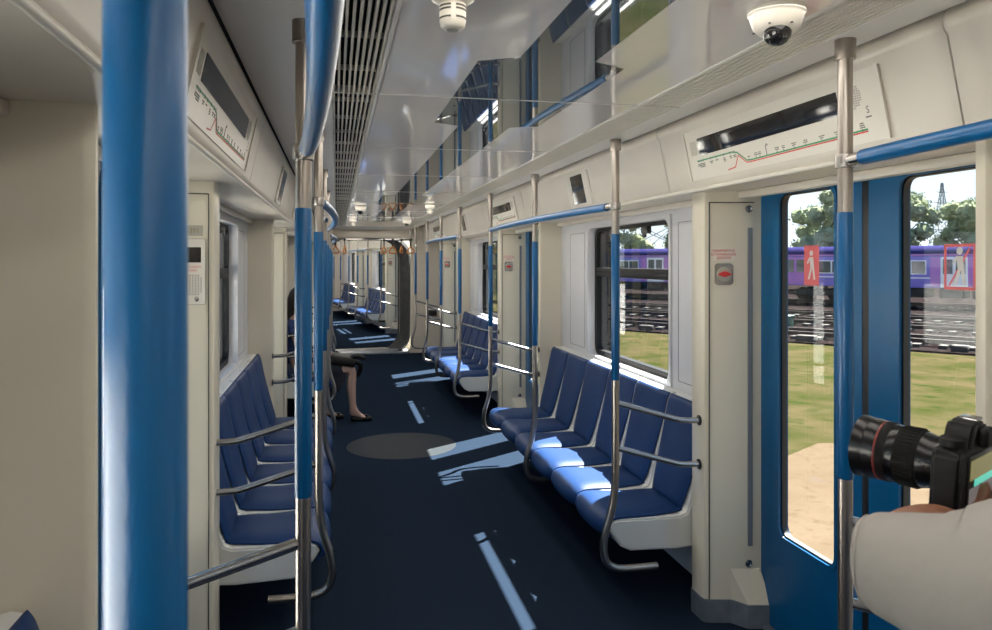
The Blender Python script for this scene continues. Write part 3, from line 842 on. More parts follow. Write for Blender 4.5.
# ------------------------------------------------------------------ next carriage (swings to the left on the curve)
CAR = Matrix.Translation(B0) @ Matrix.Rotation(ANG, 4, 'Z')
bd = [2.25, 2.25 + PER]; bb = [2.25 + PER / 2, 2.25 + 1.5 * PER]
shell(.12, 11.2, bd, bb, 'next carriage', detail=False)
end_wall(0, .12, 'beige end wall of the next carriage around the gangway')
bm = bm_new(); box(bm, -OX, OX, 11.2, 11.3, 0, 2.42); struct('wall_end', bm, M['beige'], 'far end wall of the next carriage')
bench_row('right', bb[0] + .04, 'blue seat in the next carriage seen through the gangway, first bench, %s of six', 'seats in the next carriage')
bench_row('right', bb[1] + .04, 'blue seat deep in the next carriage seen through the gangway, second bench, %s of six', 'seats in the next carriage')
for y, k, l in ((bd[0] - H, 'end', 'just past the gangway'), (bd[0] + H, 'end', 'at the near end of its first bench'), (bb[0], 'mid', 'at the middle of its first bench'), (bd[1] - H, 'end', 'at the far end of its first bench'), (bd[1] + H, 'end', 'at the near end of its second bench'), (bb[1], 'mid', 'at the middle of its second bench')):
    place_pole(k, 1, None, y, 'blue sleeved pole in the next carriage, ' + l, 'grab poles in the next carriage')
rail(1, bd[0] + H, bd[1] - H, 'blue overhead rail in the next carriage above its first bench')
emergency(bd[0], 'tiny emergency release dial in the next carriage')
CAR = Matrix.Identity(4)

# ------------------------------------------------------------------ people
CAMX, CAMZ = -.583, 1.65
TH = math.atan(159.5 / 760.)
def view(r, f, up=0.):
    """a point r metres to the right of and f metres ahead of the viewer, up metres above eye level"""
    return V3((CAMX + f * math.sin(TH) + r * math.cos(TH), f * math.cos(TH) - r * math.sin(TH), CAMZ + up))

def skin_bm(pts, edges, root, sub=2):
    names = list(pts); bm = bm_new()
    vs = {n: bm.verts.new(pts[n][0]) for n in names}
    for a, b in edges: bm.edges.new((vs[a], vs[b]))
    me = bpy.data.meshes.new('s'); bm.to_mesh(me); bm.free()
    o = bpy.data.objects.new('s', me); COL.objects.link(o)
    md = o.modifiers.new('skin', 'SKIN'); md.use_smooth_shade = True
    sd = me.skin_vertices[0].data
    for i, n in enumerate(names):
        r = pts[n][1]; sd[i].radius = r if isinstance(r, tuple) else (r, r); sd[i].use_root = (n == root)
    m2 = o.modifiers.new('sub', 'SUBSURF'); m2.levels = sub; m2.render_levels = sub
    dg = bpy.context.evaluated_depsgraph_get(); dg.update()
    me2 = bpy.data.meshes.new_from_object(o.evaluated_get(dg))
    bm = bmesh.new(); bm.from_mesh(me2)
    bpy.data.objects.remove(o); bpy.data.meshes.remove(me); bpy.data.meshes.remove(me2)
    return bm

def merge(a, b):
    me = bpy.data.meshes.new('q'); b.to_mesh(me); b.free(); a.from_mesh(me); bpy.data.meshes.remove(me)

def remesh(bm, vox, smooth=4):
    me = bpy.data.meshes.new('r'); bm.to_mesh(me); bm.free()
    o = bpy.data.objects.new('r', me); COL.objects.link(o)
    md = o.modifiers.new('r', 'REMESH'); md.mode = 'VOXEL'; md.voxel_size = vox; md.use_smooth_shade = True
    ms = o.modifiers.new('s', 'SMOOTH'); ms.factor = .5; ms.iterations = smooth
    dg = bpy.context.evaluated_depsgraph_get(); dg.update()
    me2 = bpy.data.meshes.new_from_object(o.evaluated_get(dg))
    b = bmesh.new(); b.from_mesh(me2)
    bpy.data.objects.remove(o); bpy.data.meshes.remove(me); bpy.data.meshes.remove(me2)
    return b

def head_bm(c, fwd, up=V3((0, 0, 1)), s=1.):
    """head with eye sockets, nose, mouth, chin and ears; c = head centre"""
    f = V3(fwd).normalized(); u = (up - f * up.dot(f)).normalized(); l = u.cross(f)
    bm = bm_new(); bmesh.ops.create_uvsphere(bm, u_segments=32, v_segments=24, radius=1.)
    for v in bm.verts:
        x, y, z = v.co   # x forward, y left, z up
        X, Y, Z = x * .098, y * .076, z * .118
        if z < -.1: X *= 1 - .12 * (-z - .1); Y *= 1 - .38 * (-z - .1)
        if z < -.2 and x > .2: X += .014 * min(1, (-z - .2) * 2)
        if x > 0:
            g = lambda a, b, wa, wb: math.exp(-((y - a) / wa) ** 2 - ((z - b) / wb) ** 2)
            X += .024 * g(0, -.14, .13, .17) + .010 * g(0, .06, .10, .16)
            X -= .012 * (g(.38, .06, .17, .10) + g(-.38, .06, .17, .10))
            X += .005 * (g(.38, .05, .09, .05) + g(-.38, .05, .09, .05))
            X += .007 * (g(0, -.43, .22, .05) + g(0, -.55, .20, .05)) - .004 * g(0, -.49, .26, .025)
        v.co = V3((X, Y, Z))
    for q in (-1, 1):
        e = bm_new(); bmesh.ops.create_uvsphere(e, u_segments=12, v_segments=8, radius=1.)
        for v in e.verts: v.co = V3((v.co.x * .018 - .008, v.co.y * .008 + q * .077, v.co.z * .032 - .008))
        merge(bm, e)
    m = Matrix((f, l, u)).transposed().to_4x4(); m = Matrix.Translation(V3(c)) @ m @ Matrix.Scale(s, 4)
    bm.transform(m); return bm

def hair_bm(c, fwd, s=1., long=.12, up=V3((0, 0, 1))):
    f = V3(fwd).normalized(); u = (up - f * up.dot(f)).normalized(); l = u.cross(f)
    bm = bm_new(); bmesh.ops.create_uvsphere(bm, u_segments=36, v_segments=26, radius=1.)
    kill = []
    for v in bm.verts:
        x, y, z = v.co
        X, Y, Z = x * .108 - .008, y * .086, z * .126 + .006
        if z < -.1 and x < .35:
            Z -= long * min(1, (-z - .1) / .9); X = X * .85 - .02
        if x > .45 and z < .42: kill.append(v)
        n_ = noise.noise(V3((X, Y, Z * .3)) * 60) * .004
        v.co = V3((X, Y, Z)) * (1 + n_ / .1)
    bmesh.ops.delete(bm, geom=kill, context='VERTS')
    m = Matrix((f, l, u)).transposed().to_4x4(); bm.transform(Matrix.Translation(V3(c)) @ m @ Matrix.Scale(s, 4)); return bm

def hand(pts, edges, wrist, p0, d, palm_n, side, curl=.5, tag_='h', s=1.):
    """palm and five fingers rooted at skeleton point `wrist`; d = direction of the hand, palm_n = where the palm faces"""
    d = V3(d).normalized(); n = V3(palm_n); n = (n - d * n.dot(d)).normalized(); a = d.cross(n) * side
    pts[tag_ + 'pa'] = (p0 + d * .035 * s, (.028 * s, .016 * s)); edges.append((wrist, tag_ + 'pa'))
    for k, (off, L) in enumerate(((.030, .075), (.011, .084), (-.009, .078), (-.028, .062))):
        prev = tag_ + 'pa'; q = p0 + d * .088 * s + a * off * s
        nm = tag_ + 'f%d' % k; pts[nm + 'a'] = (q, .0095 * s); edges.append((prev, nm + 'a')); ang = .25 * curl
        for j, ll in enumerate((.42, .32, .26)):
            ang += curl * .75; dd = d * math.cos(ang) + n * math.sin(ang); q = q + dd * L * ll * s
            pts[nm + 'bcd'[j]] = (q, (.0088, .008, .007)[j] * s); edges.append((nm + ('a' if j == 0 else 'bcd'[j - 1]), nm + 'bcd'[j]))
    q = p0 + d * .03 * s + a * .032 * s + n * .008 * s
    pts[tag_ + 'ta'] = (q, .0125 * s); edges.append((tag_ + 'pa', tag_ + 'ta'))
    for j, ll in enumerate((.036, .030)):
        q = q + (d * .75 + a * (.55 - .4 * j) + n * (.25 + .35 * curl)).normalized() * ll * s
        pts[tag_ + 't' + 'bc'[j]] = (q, (.0105, .009)[j] * s); edges.append((tag_ + 't' + 'ab'[j], tag_ + 't' + 'bc'[j]))

# ---- woman on the second left bench
wy = BENCH[2] + .04 - 2.5 * SP
W = lambda x, y, z: V3((x, wy + y, z))
t = thing('person', 'seated person in dark clothes and flat shoes behind the left poles', 'person', (-.9, wy, 0))
P, Ed = {}, []
P['pel'] = (W(-.98, 0, .56), .12); P['wai'] = (W(-1.0, 0, .72), .105); P['che'] = (W(-1.0, 0, .92), .115); P['nk0'] = (W(-.99, 0, 1.06), .06); P['nk1'] = (W(-.985, 0, 1.14), .046); P['hd'] = (W(-.97, 0, 1.22), .07)
Ed += [('pel', 'wai'), ('wai', 'che'), ('che', 'nk0'), ('nk0', 'nk1'), ('nk1', 'hd')]
for q, n, ky, kx, kz, fx, fy in ((1, 'l', .08, -.50, .53, -.50, .10), (-1, 'r', -.07, -.42, .54, -.415, -.06)):
    P[n + 'hip'] = (W(-.93, q * .09, .54), .09); P[n + 'kn'] = (W(kx, ky, kz), .058)
    ax = fx if n == 'r' else -.70
    P[n + 'ca'] = (W((kx + ax) / 2 - .02, (ky + fy) / 2, .36), .052); P[n + 'an'] = (W(ax, fy, .10), .034); P[n + 'he'] = (W(ax - .02, fy, .045), .03); P[n + 'ba'] = (W(ax + .13, fy, .028), (.036, .022)); P[n + 'to'] = (W(ax + .18, fy, .022), (.026, .014))
    Ed += [('pel', n + 'hip'), (n + 'hip', n + 'kn'), (n + 'kn', n + 'ca'), (n + 'ca', n + 'an'), (n + 'an', n + 'he'), (n + 'an', n + 'ba'), (n + 'ba', n + 'to')]
    P[n + 'sh'] = (W(-1.0, q * .17, 1.0), .055); P[n + 'el'] = (W(-.93, q * .22, .73), .042); P[n + 'wr'] = (W(-.70, q * .10, .70), .03)
    Ed += [('che', n + 'sh'), (n + 'sh', n + 'el'), (n + 'el', n + 'wr')]
    hand(P, Ed, n + 'wr', P[n + 'wr'][0], V3((.9, -q * .35, -.1)), V3((0, 0, -1)), -q, .5, n + 'h', .92)
b = skin_bm(P, Ed, 'pel', 2); hc = W(-.955, 0, 1.26); merge(b, head_bm(hc, (1, -.15, -.25), s=.95))
obj('body', remesh(b, .009, 3), M['skin'], t, angle=180)
obj('hair', hair_bm(hc, (1, -.15, -.25), .98, .14), M['hair'], t, angle=180)
P2 = {'a': (W(-.985, 0, .58), (.16, .13)), 'b': (W(-1.0, 0, .74), (.135, .12)), 'c': (W(-1.0, 0, .93), (.15, .13)), 'd': (W(-.99, 0, 1.05), (.075, .075)),
      'ls': (W(-1.0, .17, 1.0), .072), 'le': (W(-.965, .205, .88), .066), 'rs': (W(-1.0, -.17, 1.0), .072), 're': (W(-.965, -.205, .88), .066)}
obj('blouse', skin_bm(P2, [('a', 'b'), ('b', 'c'), ('c', 'd'), ('c', 'ls'), ('ls', 'le'), ('c', 'rs'), ('rs', 're')], 'a'), M['blouse'], t, angle=180, label='dark blue patterned top')
P3 = {'w': (W(-.985, 0, .66), (.15, .13)), 'a': (W(-.95, 0, .56), (.17, .12)), 'lk': (W(-.62, .08, .545), .092), 'lq': (W(-.49, .08, .505), .080), 'rk': (W(-.62, -.07, .55), .092), 'rq': (W(-.47, -.07, .515), .078)}
b = skin_bm(P3, [('w', 'a'), ('a', 'lk'), ('lk', 'lq'), ('a', 'rk'), ('rk', 'rq')], 'a')
x = bm_new(); box(x, -.86, -.50, wy - .13, wy + .14, .44, .60, .05, 3); merge(b, x)
x = bm_new(); prism(x, [(-.62, .57), (-.46, .51), (-.53, .36), (-.66, .22), (-.74, .25), (-.72, .45)], 'y', wy - .12, wy + .15); merge(b, x)
obj('skirt', remesh(b, .012, 6), M['dress'], t, angle=180)
for n in 'lr':
    ax = P[n + 'an'][0].x; fy = P[n + 'ba'][0].y
    b = skin_bm({'h': (V3((ax - .03, fy, .035)), (.036, .034)), 'm': (V3((ax + .05, fy, .020)), (.034, .019)), 'b': (V3((ax + .13, fy, .028)), (.044, .028)), 't': (V3((ax + .195, fy, .024)), (.032, .022))}, [('h', 'm'), ('m', 'b'), ('b', 't')], 'm')
    for v in b.verts: v.co.z = max(v.co.z, .002)
    sh = obj('shoe', b, M['leather'], t, angle=180)
    b = bm_new(); box(b, ax + .115, ax + .15, fy - .022, fy + .022, .048, .066, .006); obj('bow', b, M['leather'], sh)
t = thing('handbag', 'black handbag resting on the lap of the seated person', 'bag', (-.55, wy, .62))
b = bm_new(); box(b, -.66, -.40, wy - .17, wy + .14, .605, .70, .035, 3)
for v in b.verts: v.co.z -= max(0, v.co.x + .5) * .55; v.co += V3((noise.noise(v.co * 14) * .012, 0, noise.noise(v.co * 17) * .012))
obj('bag_body', b, M['leather'], t)
b = bm_new(); tube(b, catmull([(-.42, wy - .12, .62), (-.36, wy - .10, .60), (-.34, wy - .05, .55), (-.36, wy - .02, .48), (-.40, wy, .46), (-.41, wy - .03, .54)], 5), .024, 8); obj('bag_handle', b, M['leather'], t)
b = bm_new(); tube(b, catmull([(-.44, wy - .10, .66), (-.36, wy - .13, .67), (-.30, wy - .15, .655)], 5), .02, 8); obj('bag_flap', b, M['leather'], t)

# ---- photographer at the right edge of the picture
base = view(.80, .80, -CAMZ)
t = thing('person', 'person in a light grey short sleeved shirt raising a camera at the right edge', 'person', base)
vr, vf = V3((math.cos(TH), -math.sin(TH), 0)), V3((math.sin(TH), math.cos(TH), 0))
face = (vr * -.92 + vf * .39).normalized(); left = V3((-face.y, face.x, 0))
ch = view(.80, .80, -.33)
P, Ed = {}, []
pel = ch - V3((0, 0, .40))
P['pel'] = (pel, .135); P['wai'] = (pel + V3((0, 0, .18)), .125); P['che'] = (ch, .135); P['nk0'] = (ch + V3((0, 0, .17)), .07); P['nk1'] = (ch + face * .02 + V3((0, 0, .24)), .055); P['hd'] = (ch + face * .04 + V3((0, 0, .33)), .08)
Ed += [('pel', 'wai'), ('wai', 'che'), ('che', 'nk0'), ('nk0', 'nk1'), ('nk1', 'hd')]
for q, n in ((1, 'l'), (-1, 'r')):
    P[n + 'hip'] = (pel + left * q * .10 - V3((0, 0, .06)), .095); P[n + 'kn'] = (pel + left * q * .11 - V3((0, 0, .44)) + face * .01, .062); P[n + 'an'] = (pel + left * q * .11 - V3((0, 0, .84)), .042)
    P[n + 'ba'] = (pel + left * q * .12 - V3((0, 0, .885)) + face * .13, (.045, .028)); P[n + 'to'] = (pel + left * q * .12 - V3((0, 0, .89)) + face * .19, (.035, .022))
    Ed += [('pel', n + 'hip'), (n + 'hip', n + 'kn'), (n + 'kn', n + 'an'), (n + 'an', n + 'ba'), (n + 'ba', n + 'to')]
def px(u, v, d): return view((u - 496) / 760. * d, d, (260.5 - v) / 760. * d)
shoL = px(1190, 520, .64); elbL = px(902, 550, .84); wriL = px(925, 524, 1.02)
P['lsh'] = (shoL, .06); P['lup'] = (px(1010, 560, .735), .048); P['lel'] = (elbL, .042); P['lfo'] = (px(912, 534, .93), .036); P['lwr'] = (wriL, .029)
P['rsh'] = (ch - left * .19 + V3((0, 0, .10)), .06); P['rel'] = (ch - left * .27 + face * .03 - V3((0, 0, .15)), .045); camc = px(975, 470, 1.10); P['rwr'] = (camc + vr * .13 - V3((0, 0, .07)) + vf * .08, .03)
Ed += [('che', 'lsh'), ('lsh', 'lup'), ('lup', 'lel'), ('lel', 'lfo'), ('lfo', 'lwr'), ('che', 'rsh'), ('rsh', 'rel'), ('rel', 'rwr')]
hand(P, Ed, 'lwr', wriL, (px(962, 514, 1.10) - wriL), V3((0, 0, 1)), 1, .55, 'lh')
hand(P, Ed, 'rwr', P['rwr'][0], (vr * -.45 + V3((0, 0, .35)) + vf * .35), vr * -.6 - vf * .2, -1, .6, 'rh')
b = skin_bm(P, Ed, 'pel', 2); hc = ch + face * .06 + V3((0, 0, .36)); fd = (face - V3((0, 0, .35))).normalized()
merge(b, head_bm(hc, fd)); obj('body', remesh(b, .0075, 3), M['skin_dark'], t, angle=180)
obj('hair', hair_bm(hc, fd, 1.02, .0), M['hair'], t, angle=180)
# shirt: lofted torso and sleeves
def loft(bm, rings, seg=32, closed=(False, True), thick=.0):
    R = []
    for i, (c, rx, rz) in enumerate(rings):
        tgt = (rings[min(i + 1, len(rings) - 1)][0] - rings[max(i - 1, 0)][0]).normalized()
        w = V3((0, 0, 1)) if abs(tgt.z) < .8 else left
        w = (w - tgt * w.dot(tgt)).normalized(); k = tgt.cross(w)
        R.append([bm.verts.new(c + w * rz * math.cos(a) + k * rx * math.sin(a)) for a in (2 * PI * j / seg for j in range(seg))])
    for i in range(len(R) - 1):
        for j in range(seg): bm.faces.new((R[i][j], R[i][(j + 1) % seg], R[i + 1][(j + 1) % seg], R[i + 1][j]))
    if closed[0]: bm.faces.new(R[0][::-1])
    if closed[1]: bm.faces.new(R[-1])
    bmesh.ops.recalc_face_normals(bm, faces=bm.faces[:])
K = 1 / 760.
def rg(u, v, h, d, fl=1.): return (px(u, v, d), h * K * d * fl, h * K * d)
ctrl = [(858, 558, 33, .842), (864, 559, 41, .838), (878, 562, 49, .828), (910, 571, 58, .805), (950, 584, 70, .775), (992, 592, 82, .745), (1050, 588, 88, .71), (1120, 570, 92, .675), (1190, 545, 80, .65), (1240, 530, 60, .66)]
ring = []
for i in range(len(ctrl) - 1):
    for k in range(5):
        f = k / 5; ring.append(tuple(a + (c_ - a) * f for a, c_ in zip(ctrl[i], ctrl[i + 1])))
ring.append(ctrl[-1])
bs = bm_new()
RR = [rg(*q, fl=.85) for q in ring]
inner = [(RR[4][0], RR[4][1] * .9, RR[4][2] * .9), (RR[1][0], RR[1][1] * .92, RR[1][2] * .93)]
loft(bs, inner + RR, 40, (True, True))
for v in bs.verts:   # cloth creases running from the armpit to the elbow
    d = v.co - elbL; s = d.dot(vr); u_ = d.z
    w = min(1, max(0, (s - .0) / .05))
    v.co += (vf * -1) * w * (.0075 * math.sin((s * 1.0 - u_ * .8) * 62 + 2 * noise.noise(v.co * 9)) + .024 * noise.noise(v.co * 9)) - vf * w * .010 * max(0, 1 - abs(noise.noise(V3((s * 5 + u_ * 4, u_ * 9 - s * 5, 2.3)))) * 5) + V3((0, 0, 1)) * w * .008 * noise.noise(v.co * 11 + V3((4, 0, 0)))
# stitched hem fold
hem = []
bt = bm_new()
loft(bt, [(pel + V3((0, 0, -.10)), .20, .155), (pel + V3((0, 0, .05)), .195, .15), (pel + V3((0, 0, .2)), .185, .145), (ch - V3((0, 0, .05)), .20, .15), (ch + V3((0, 0, .08)), .19, .135), (ch + V3((0, 0, .15)), .13, .10), (ch + V3((0, 0, .19)), .078, .078)], 36, (False, False))
merge(bs, bt)
bt = bm_new(); loft(bt, [(P['rsh'][0] + left * .06, .075, .08), (P['rsh'][0], .075, .08), (P['rsh'][0].lerp(P['rel'][0], .4), .07, .075), (P['rsh'][0].lerp(P['rel'][0], .8), .068, .072)], 28, (True, False)); merge(bs, bt)
sh = obj('shirt', bs, M['shirt'], t, angle=180)
bh = bm_new()
for off in (0, ):
    c, rx, rz = RR[6]; c0 = RR[4][0]; tg = (RR[8][0] - c0).normalized(); w = (V3((0, 0, 1)) - tg * tg.z).normalized(); k = tg.cross(w)
    tube(bh, [c + w * (rz + .0005) * math.cos(a) + k * (rx + .0005) * math.sin(a) for a in (2 * PI * j / 40 for j in range(41))], .0012, 6, False)
obj('hem_stitching', bh, M['shirt'], sh)
bt = bm_new()
for q, n in ((1, 'l'), (-1, 'r')):
    loft(bt, [(P[n + 'hip'][0] + V3((0, 0, .14)) - left * q * .02, .11, .12), (P[n + 'hip'][0] - V3((0, 0, .05)), .105, .115), (P[n + 'kn'][0], .085, .09), (P[n + 'an'][0] + V3((0, 0, .02)), .072, .085)], 24, (True, False))
obj('trousers', bt, M['trouser'], t, angle=180)
for n in 'lr':
    a_ = P[n + 'an'][0]; b_ = P[n + 'ba'][0]; c_ = P[n + 'to'][0]; hz = lambda p, z: V3((p.x, p.y, z))
    b = skin_bm({'h': (hz(a_ - face * .04, .05), (.045, .048)), 'm': (hz(a_ + face * .05, .05), (.048, .048)), 'b': (hz(b_, .042), (.052, .042)), 't': (hz(c_ + face * .03, .036), (.042, .034))}, [('h', 'm'), ('m', 'b'), ('b', 't')], 'm')
    for v in b.verts: v.co.z = max(v.co.z, .0015)
    obj('shoe', b, M['leather'], t, angle=180)

# ---- the camera he holds
lensdir = (vr * -.66 + vf * .75 + V3((0, 0, .06))).normalized()
rightw = lensdir.cross(V3((0, 0, 1))).normalized(); upw = rightw.cross(lensdir)
CF = Matrix((lensdir, -rightw, upw)).transposed().to_4x4()      # local x = optical axis, y = towards the camera's left side, z = up
CF = CF @ Matrix.Scale(1.09, 4); CF.translation = px(975, 470, 1.10)
t = bpy.data.objects.new('photo_camera', None); COL.objects.link(t); t.matrix_world = CF; INV[t.name] = Matrix.Identity(4)
tag(t, 'black reflex camera with long zoom lens held up before the blue door', 'camera')
def cob(n, b, m, par=t, lab=None, **k): return obj(n, b, M[m] if isinstance(m, str) else m, par, lab, own=True, **k)
def lx(y0, prof): # lathe along the optical axis
    b = bm_new(); lathe(b, [(r, h if h < .04 else .04 + (h - .04) * .80) for r, h in prof], Matrix.Translation((0, .008, 0)) @ Matrix.Rotation(PI / 2, 4, 'Y'), 44); return b
b = bm_new()
prism(b, [(-.070, -.052), (.076, -.052), (.076, .030), (.068, .038), (.040, .040), (.030, .060), (.022, .067), (-.012, .067), (-.022, .058), (-.032, .040), (-.062, .036), (-.070, .028)], 'x', -.006, .030)
es = b.edges[:]; bmesh.ops.bevel(b, geom=es, offset=.006, segments=3, affect='EDGES', clamp_overlap=True)
x = bm_new(); box(x, -.006, .048, -.076, -.040, -.052, .034, .012, 3); merge(b, x)   # grip
x = bm_new(); box(x, -.018, -.004, -.016, .020, .034, .060, .006, 3); merge(b, x)   # eyepiece
cob('camera_body', b, 'cam')
cob('lens_mount', lx(0, [(.036, .026), (.036, .036), (.034, .040)]), 'lens')
cob('lens_barrel', lx(0, [(.034, .036), (.036, .048), (.0385, .060), (.0385, .064)]), 'lens')
b = lx(0, [(.0395, .064), (.0405, .066), (.0405, .098), (.0395, .100)])
x = bm_new()
for k in range(44): box(x, .063, .085, -.0012, .0012, .0402, .0418, mat=Matrix.Translation((0, .008, 0)) @ Matrix.Rotation(2 * PI * k / 44, 4, 'X'))
merge(b, x); cob('zoom_ring', b, 'lens_rib')
cob('lens_tube', lx(0, [(.0405, .100), (.0405, .112), (.041, .113)]), 'lens')
cob('focus_ring', lx(0, [(.0415, .113), (.0420, .115), (.0420, .126), (.0415, .128)]), 'lens_rib')
cob('red_ring', lx(0, [(.0416, .128), (.0420, .1285), (.0420, .131), (.0416, .1315)]), 'ring_red', lab='thin red ring around the lens')
cob('lens_hood', lx(0, [(.0418, .1315), (.043, .140), (.0435, .150), (.0420, .152), (.0440, .160), (.0445, .170), (.041, .170), (.040, .150), (.0, .150)]), 'lens')
cob('front_element', lx(0, [(.034, .148), (.026, .152), (.0, .154)]), 'lensglass')
b = bm_new(); box(b, .070, .085, -.009, .009, .0475, .0515, .002, mat=Matrix.Translation((0, .008, 0)) @ Matrix.Rotation(1.0, 4, 'X')); cob('focus_switch', b, 'black')
b = bm_new(); lathe(b, [(.0, .038), (.016, .038), (.016, .048), (.013, .050), (0, .050)], Matrix.Translation((.012, .052, 0)), 24); cob('mode_dial', b, 'cam')
b = bm_new(); box(b, -.002, .020, -.010, .012, .066, .0705, .001); cob('hot_shoe', b, 'steel_h')
b = bm_new(); box(b, -.0085, -.005, -.050, .052, -.046, .028, .002); lf = cob('screen_frame', b, 'black')
bx = lambda a0, a1, z0, z1, x_=-.0092: (lambda q: (box(q, x_, x_ + .001, a0, a1, z0, z1), q)[1])(bm_new())
cob('lcd_picture', bx(-.046, .048, -.004, .022), 'lcd', lf, smooth=False)
cob('lcd_picture', bx(-.046, .030, -.014, -.0045), 'lcd_teal', lf, smooth=False)
cob('lcd_picture', bx(-.046, .048, -.034, -.0145), 'lcd_grey', lf, smooth=False)
TF = frame4((-.0088, .004, -.0405), (0, -1, 0), (0, 0, 1))
cob('maker_lettering', text_bm('Canon', .0085, TF), 'silver', lf, smooth=False)
for yy in (-.058, -.05):
    b = bm_new(); lathe(b, [(0, 0), (.004, 0), (.004, .002), (0, .002)], frame4((-.006, yy, .012 + (yy + .05) * 2), (0, -1, 0), (0, 0, 1)), 12); cob('rear_button', b, 'black')

# ------------------------------------------------------------------ outside
GZ = -1.30
def out(u, v, zrel):   # place a ground or distant feature by bearing and drop from eye level
    X = (u - 496) / 760.; r = V3((math.sin(TH) + X * math.cos(TH), math.cos(TH) - X * math.sin(TH), (260.5 - v) / 760.)); k = zrel / r.z
    return V3((CAMX + r.x * k, r.y * k, CAMZ + zrel))
bm = bm_new(); box(bm, -150, 250, -150, 350, GZ - .3, GZ); struct('ground', bm, M['grass'], 'dry grassy ground outside the windows')
bm = bm_new(); prism(bm, [(4, -40), (14, -40), (10.5, 6), (9.2, 10.5), (7.0, 10.9), (5.0, 9.6), (3.2, 6.5), (2.6, 0)], 'z', GZ, GZ + .012)
struct('sand_path', bm, M['sand'], 'sandy track beside the carriage')
bm = bm_new(); box(bm, -70, -1.9, -60, 90, GZ, GZ + .015)  # added reflector out of view: throws sunlight up through the left windows
struct('bounce_ground', bm, M['bounce_ground'], 'unseen pale ground added on the left to bounce sunlight into the carriage')
LD = V3((.6, -.8, 0)); LNn = V3((.8, .6, 0))      # direction of the tracks and their normal
A0 = V3((15.2, 24.6, 0))
def line_frame(off): 
    o = A0 + LNn * off; m = Matrix((LD, LNn, V3((0, 0, 1)))).transposed().to_4x4(); m.translation = V3((o.x, o.y, GZ)); return m
bm = bm_new(); prism(bm, [(-12, 0), (60, 0), (60, 90), (-66, 90)], 'z', 0, .06, line_frame(0))
struct('gravel_bed', bm, M['gravel'], 'dark gravel bed under the depot tracks')
TRK = []
for k, off in enumerate((2.2, 8.0, 13.5, 25.2)):
    F = line_frame(off); al0 = -12 - off * .6
    t = thing('railway_track', 'depot railway track, %s from the carriage' % ('nearest', 'second', 'third', 'farthest')[k], 'track', F.translation, group=None)
    for q in (-.76, .76):
        bm = bm_new(); box(bm, al0, 60, q - .07, q + .07, .16, .18, mat=F); box(bm, al0, 60, q - .018, q + .018, .16, .29, mat=F); box(bm, al0, 60, q - .04, q + .04, .27, .31, mat=F); obj('rail', bm, M['rail'], t, smooth=False)
    bm = bm_new()
    for i in range(int(al0 / .8) + 1, 74): box(bm, i * .8 - .13, i * .8 + .13, -1.35, 1.35, .02, .17, mat=F)
    sl = obj('sleepers', bm, M['sleeper'], t, smooth=False); sl['kind'] = 'stuff'
# cable trough with white lids and a teal box by the nearest track
for k, (a0, a1) in enumerate(((-11, -4), (-3, 9), (10, 40))):
    bm = bm_new()
    for i in range(int((a1 - a0) / 1.6)): box(bm, a0 + i * 1.6 + random.uniform(-.2, .2), a0 + i * 1.6 + random.uniform(.5, 1.0), .35, .62 + random.uniform(0, .12), .05, .26, .02, mat=line_frame(0))
    o_ = struct('kerb', bm, M['sleeper'], 'broken pale concrete kerb at the edge of the gravel')
F = line_frame(4.6)
bm = bm_new(); box(bm, -2.15, -1.45, -.25, .25, .0, .62, .03, mat=F); box(bm, -2.2, -1.4, -.3, .3, .58, .66, .02, mat=F)
tag(obj('cable_box', bm, M['teal']), 'small teal box standing between the depot tracks', 'box')

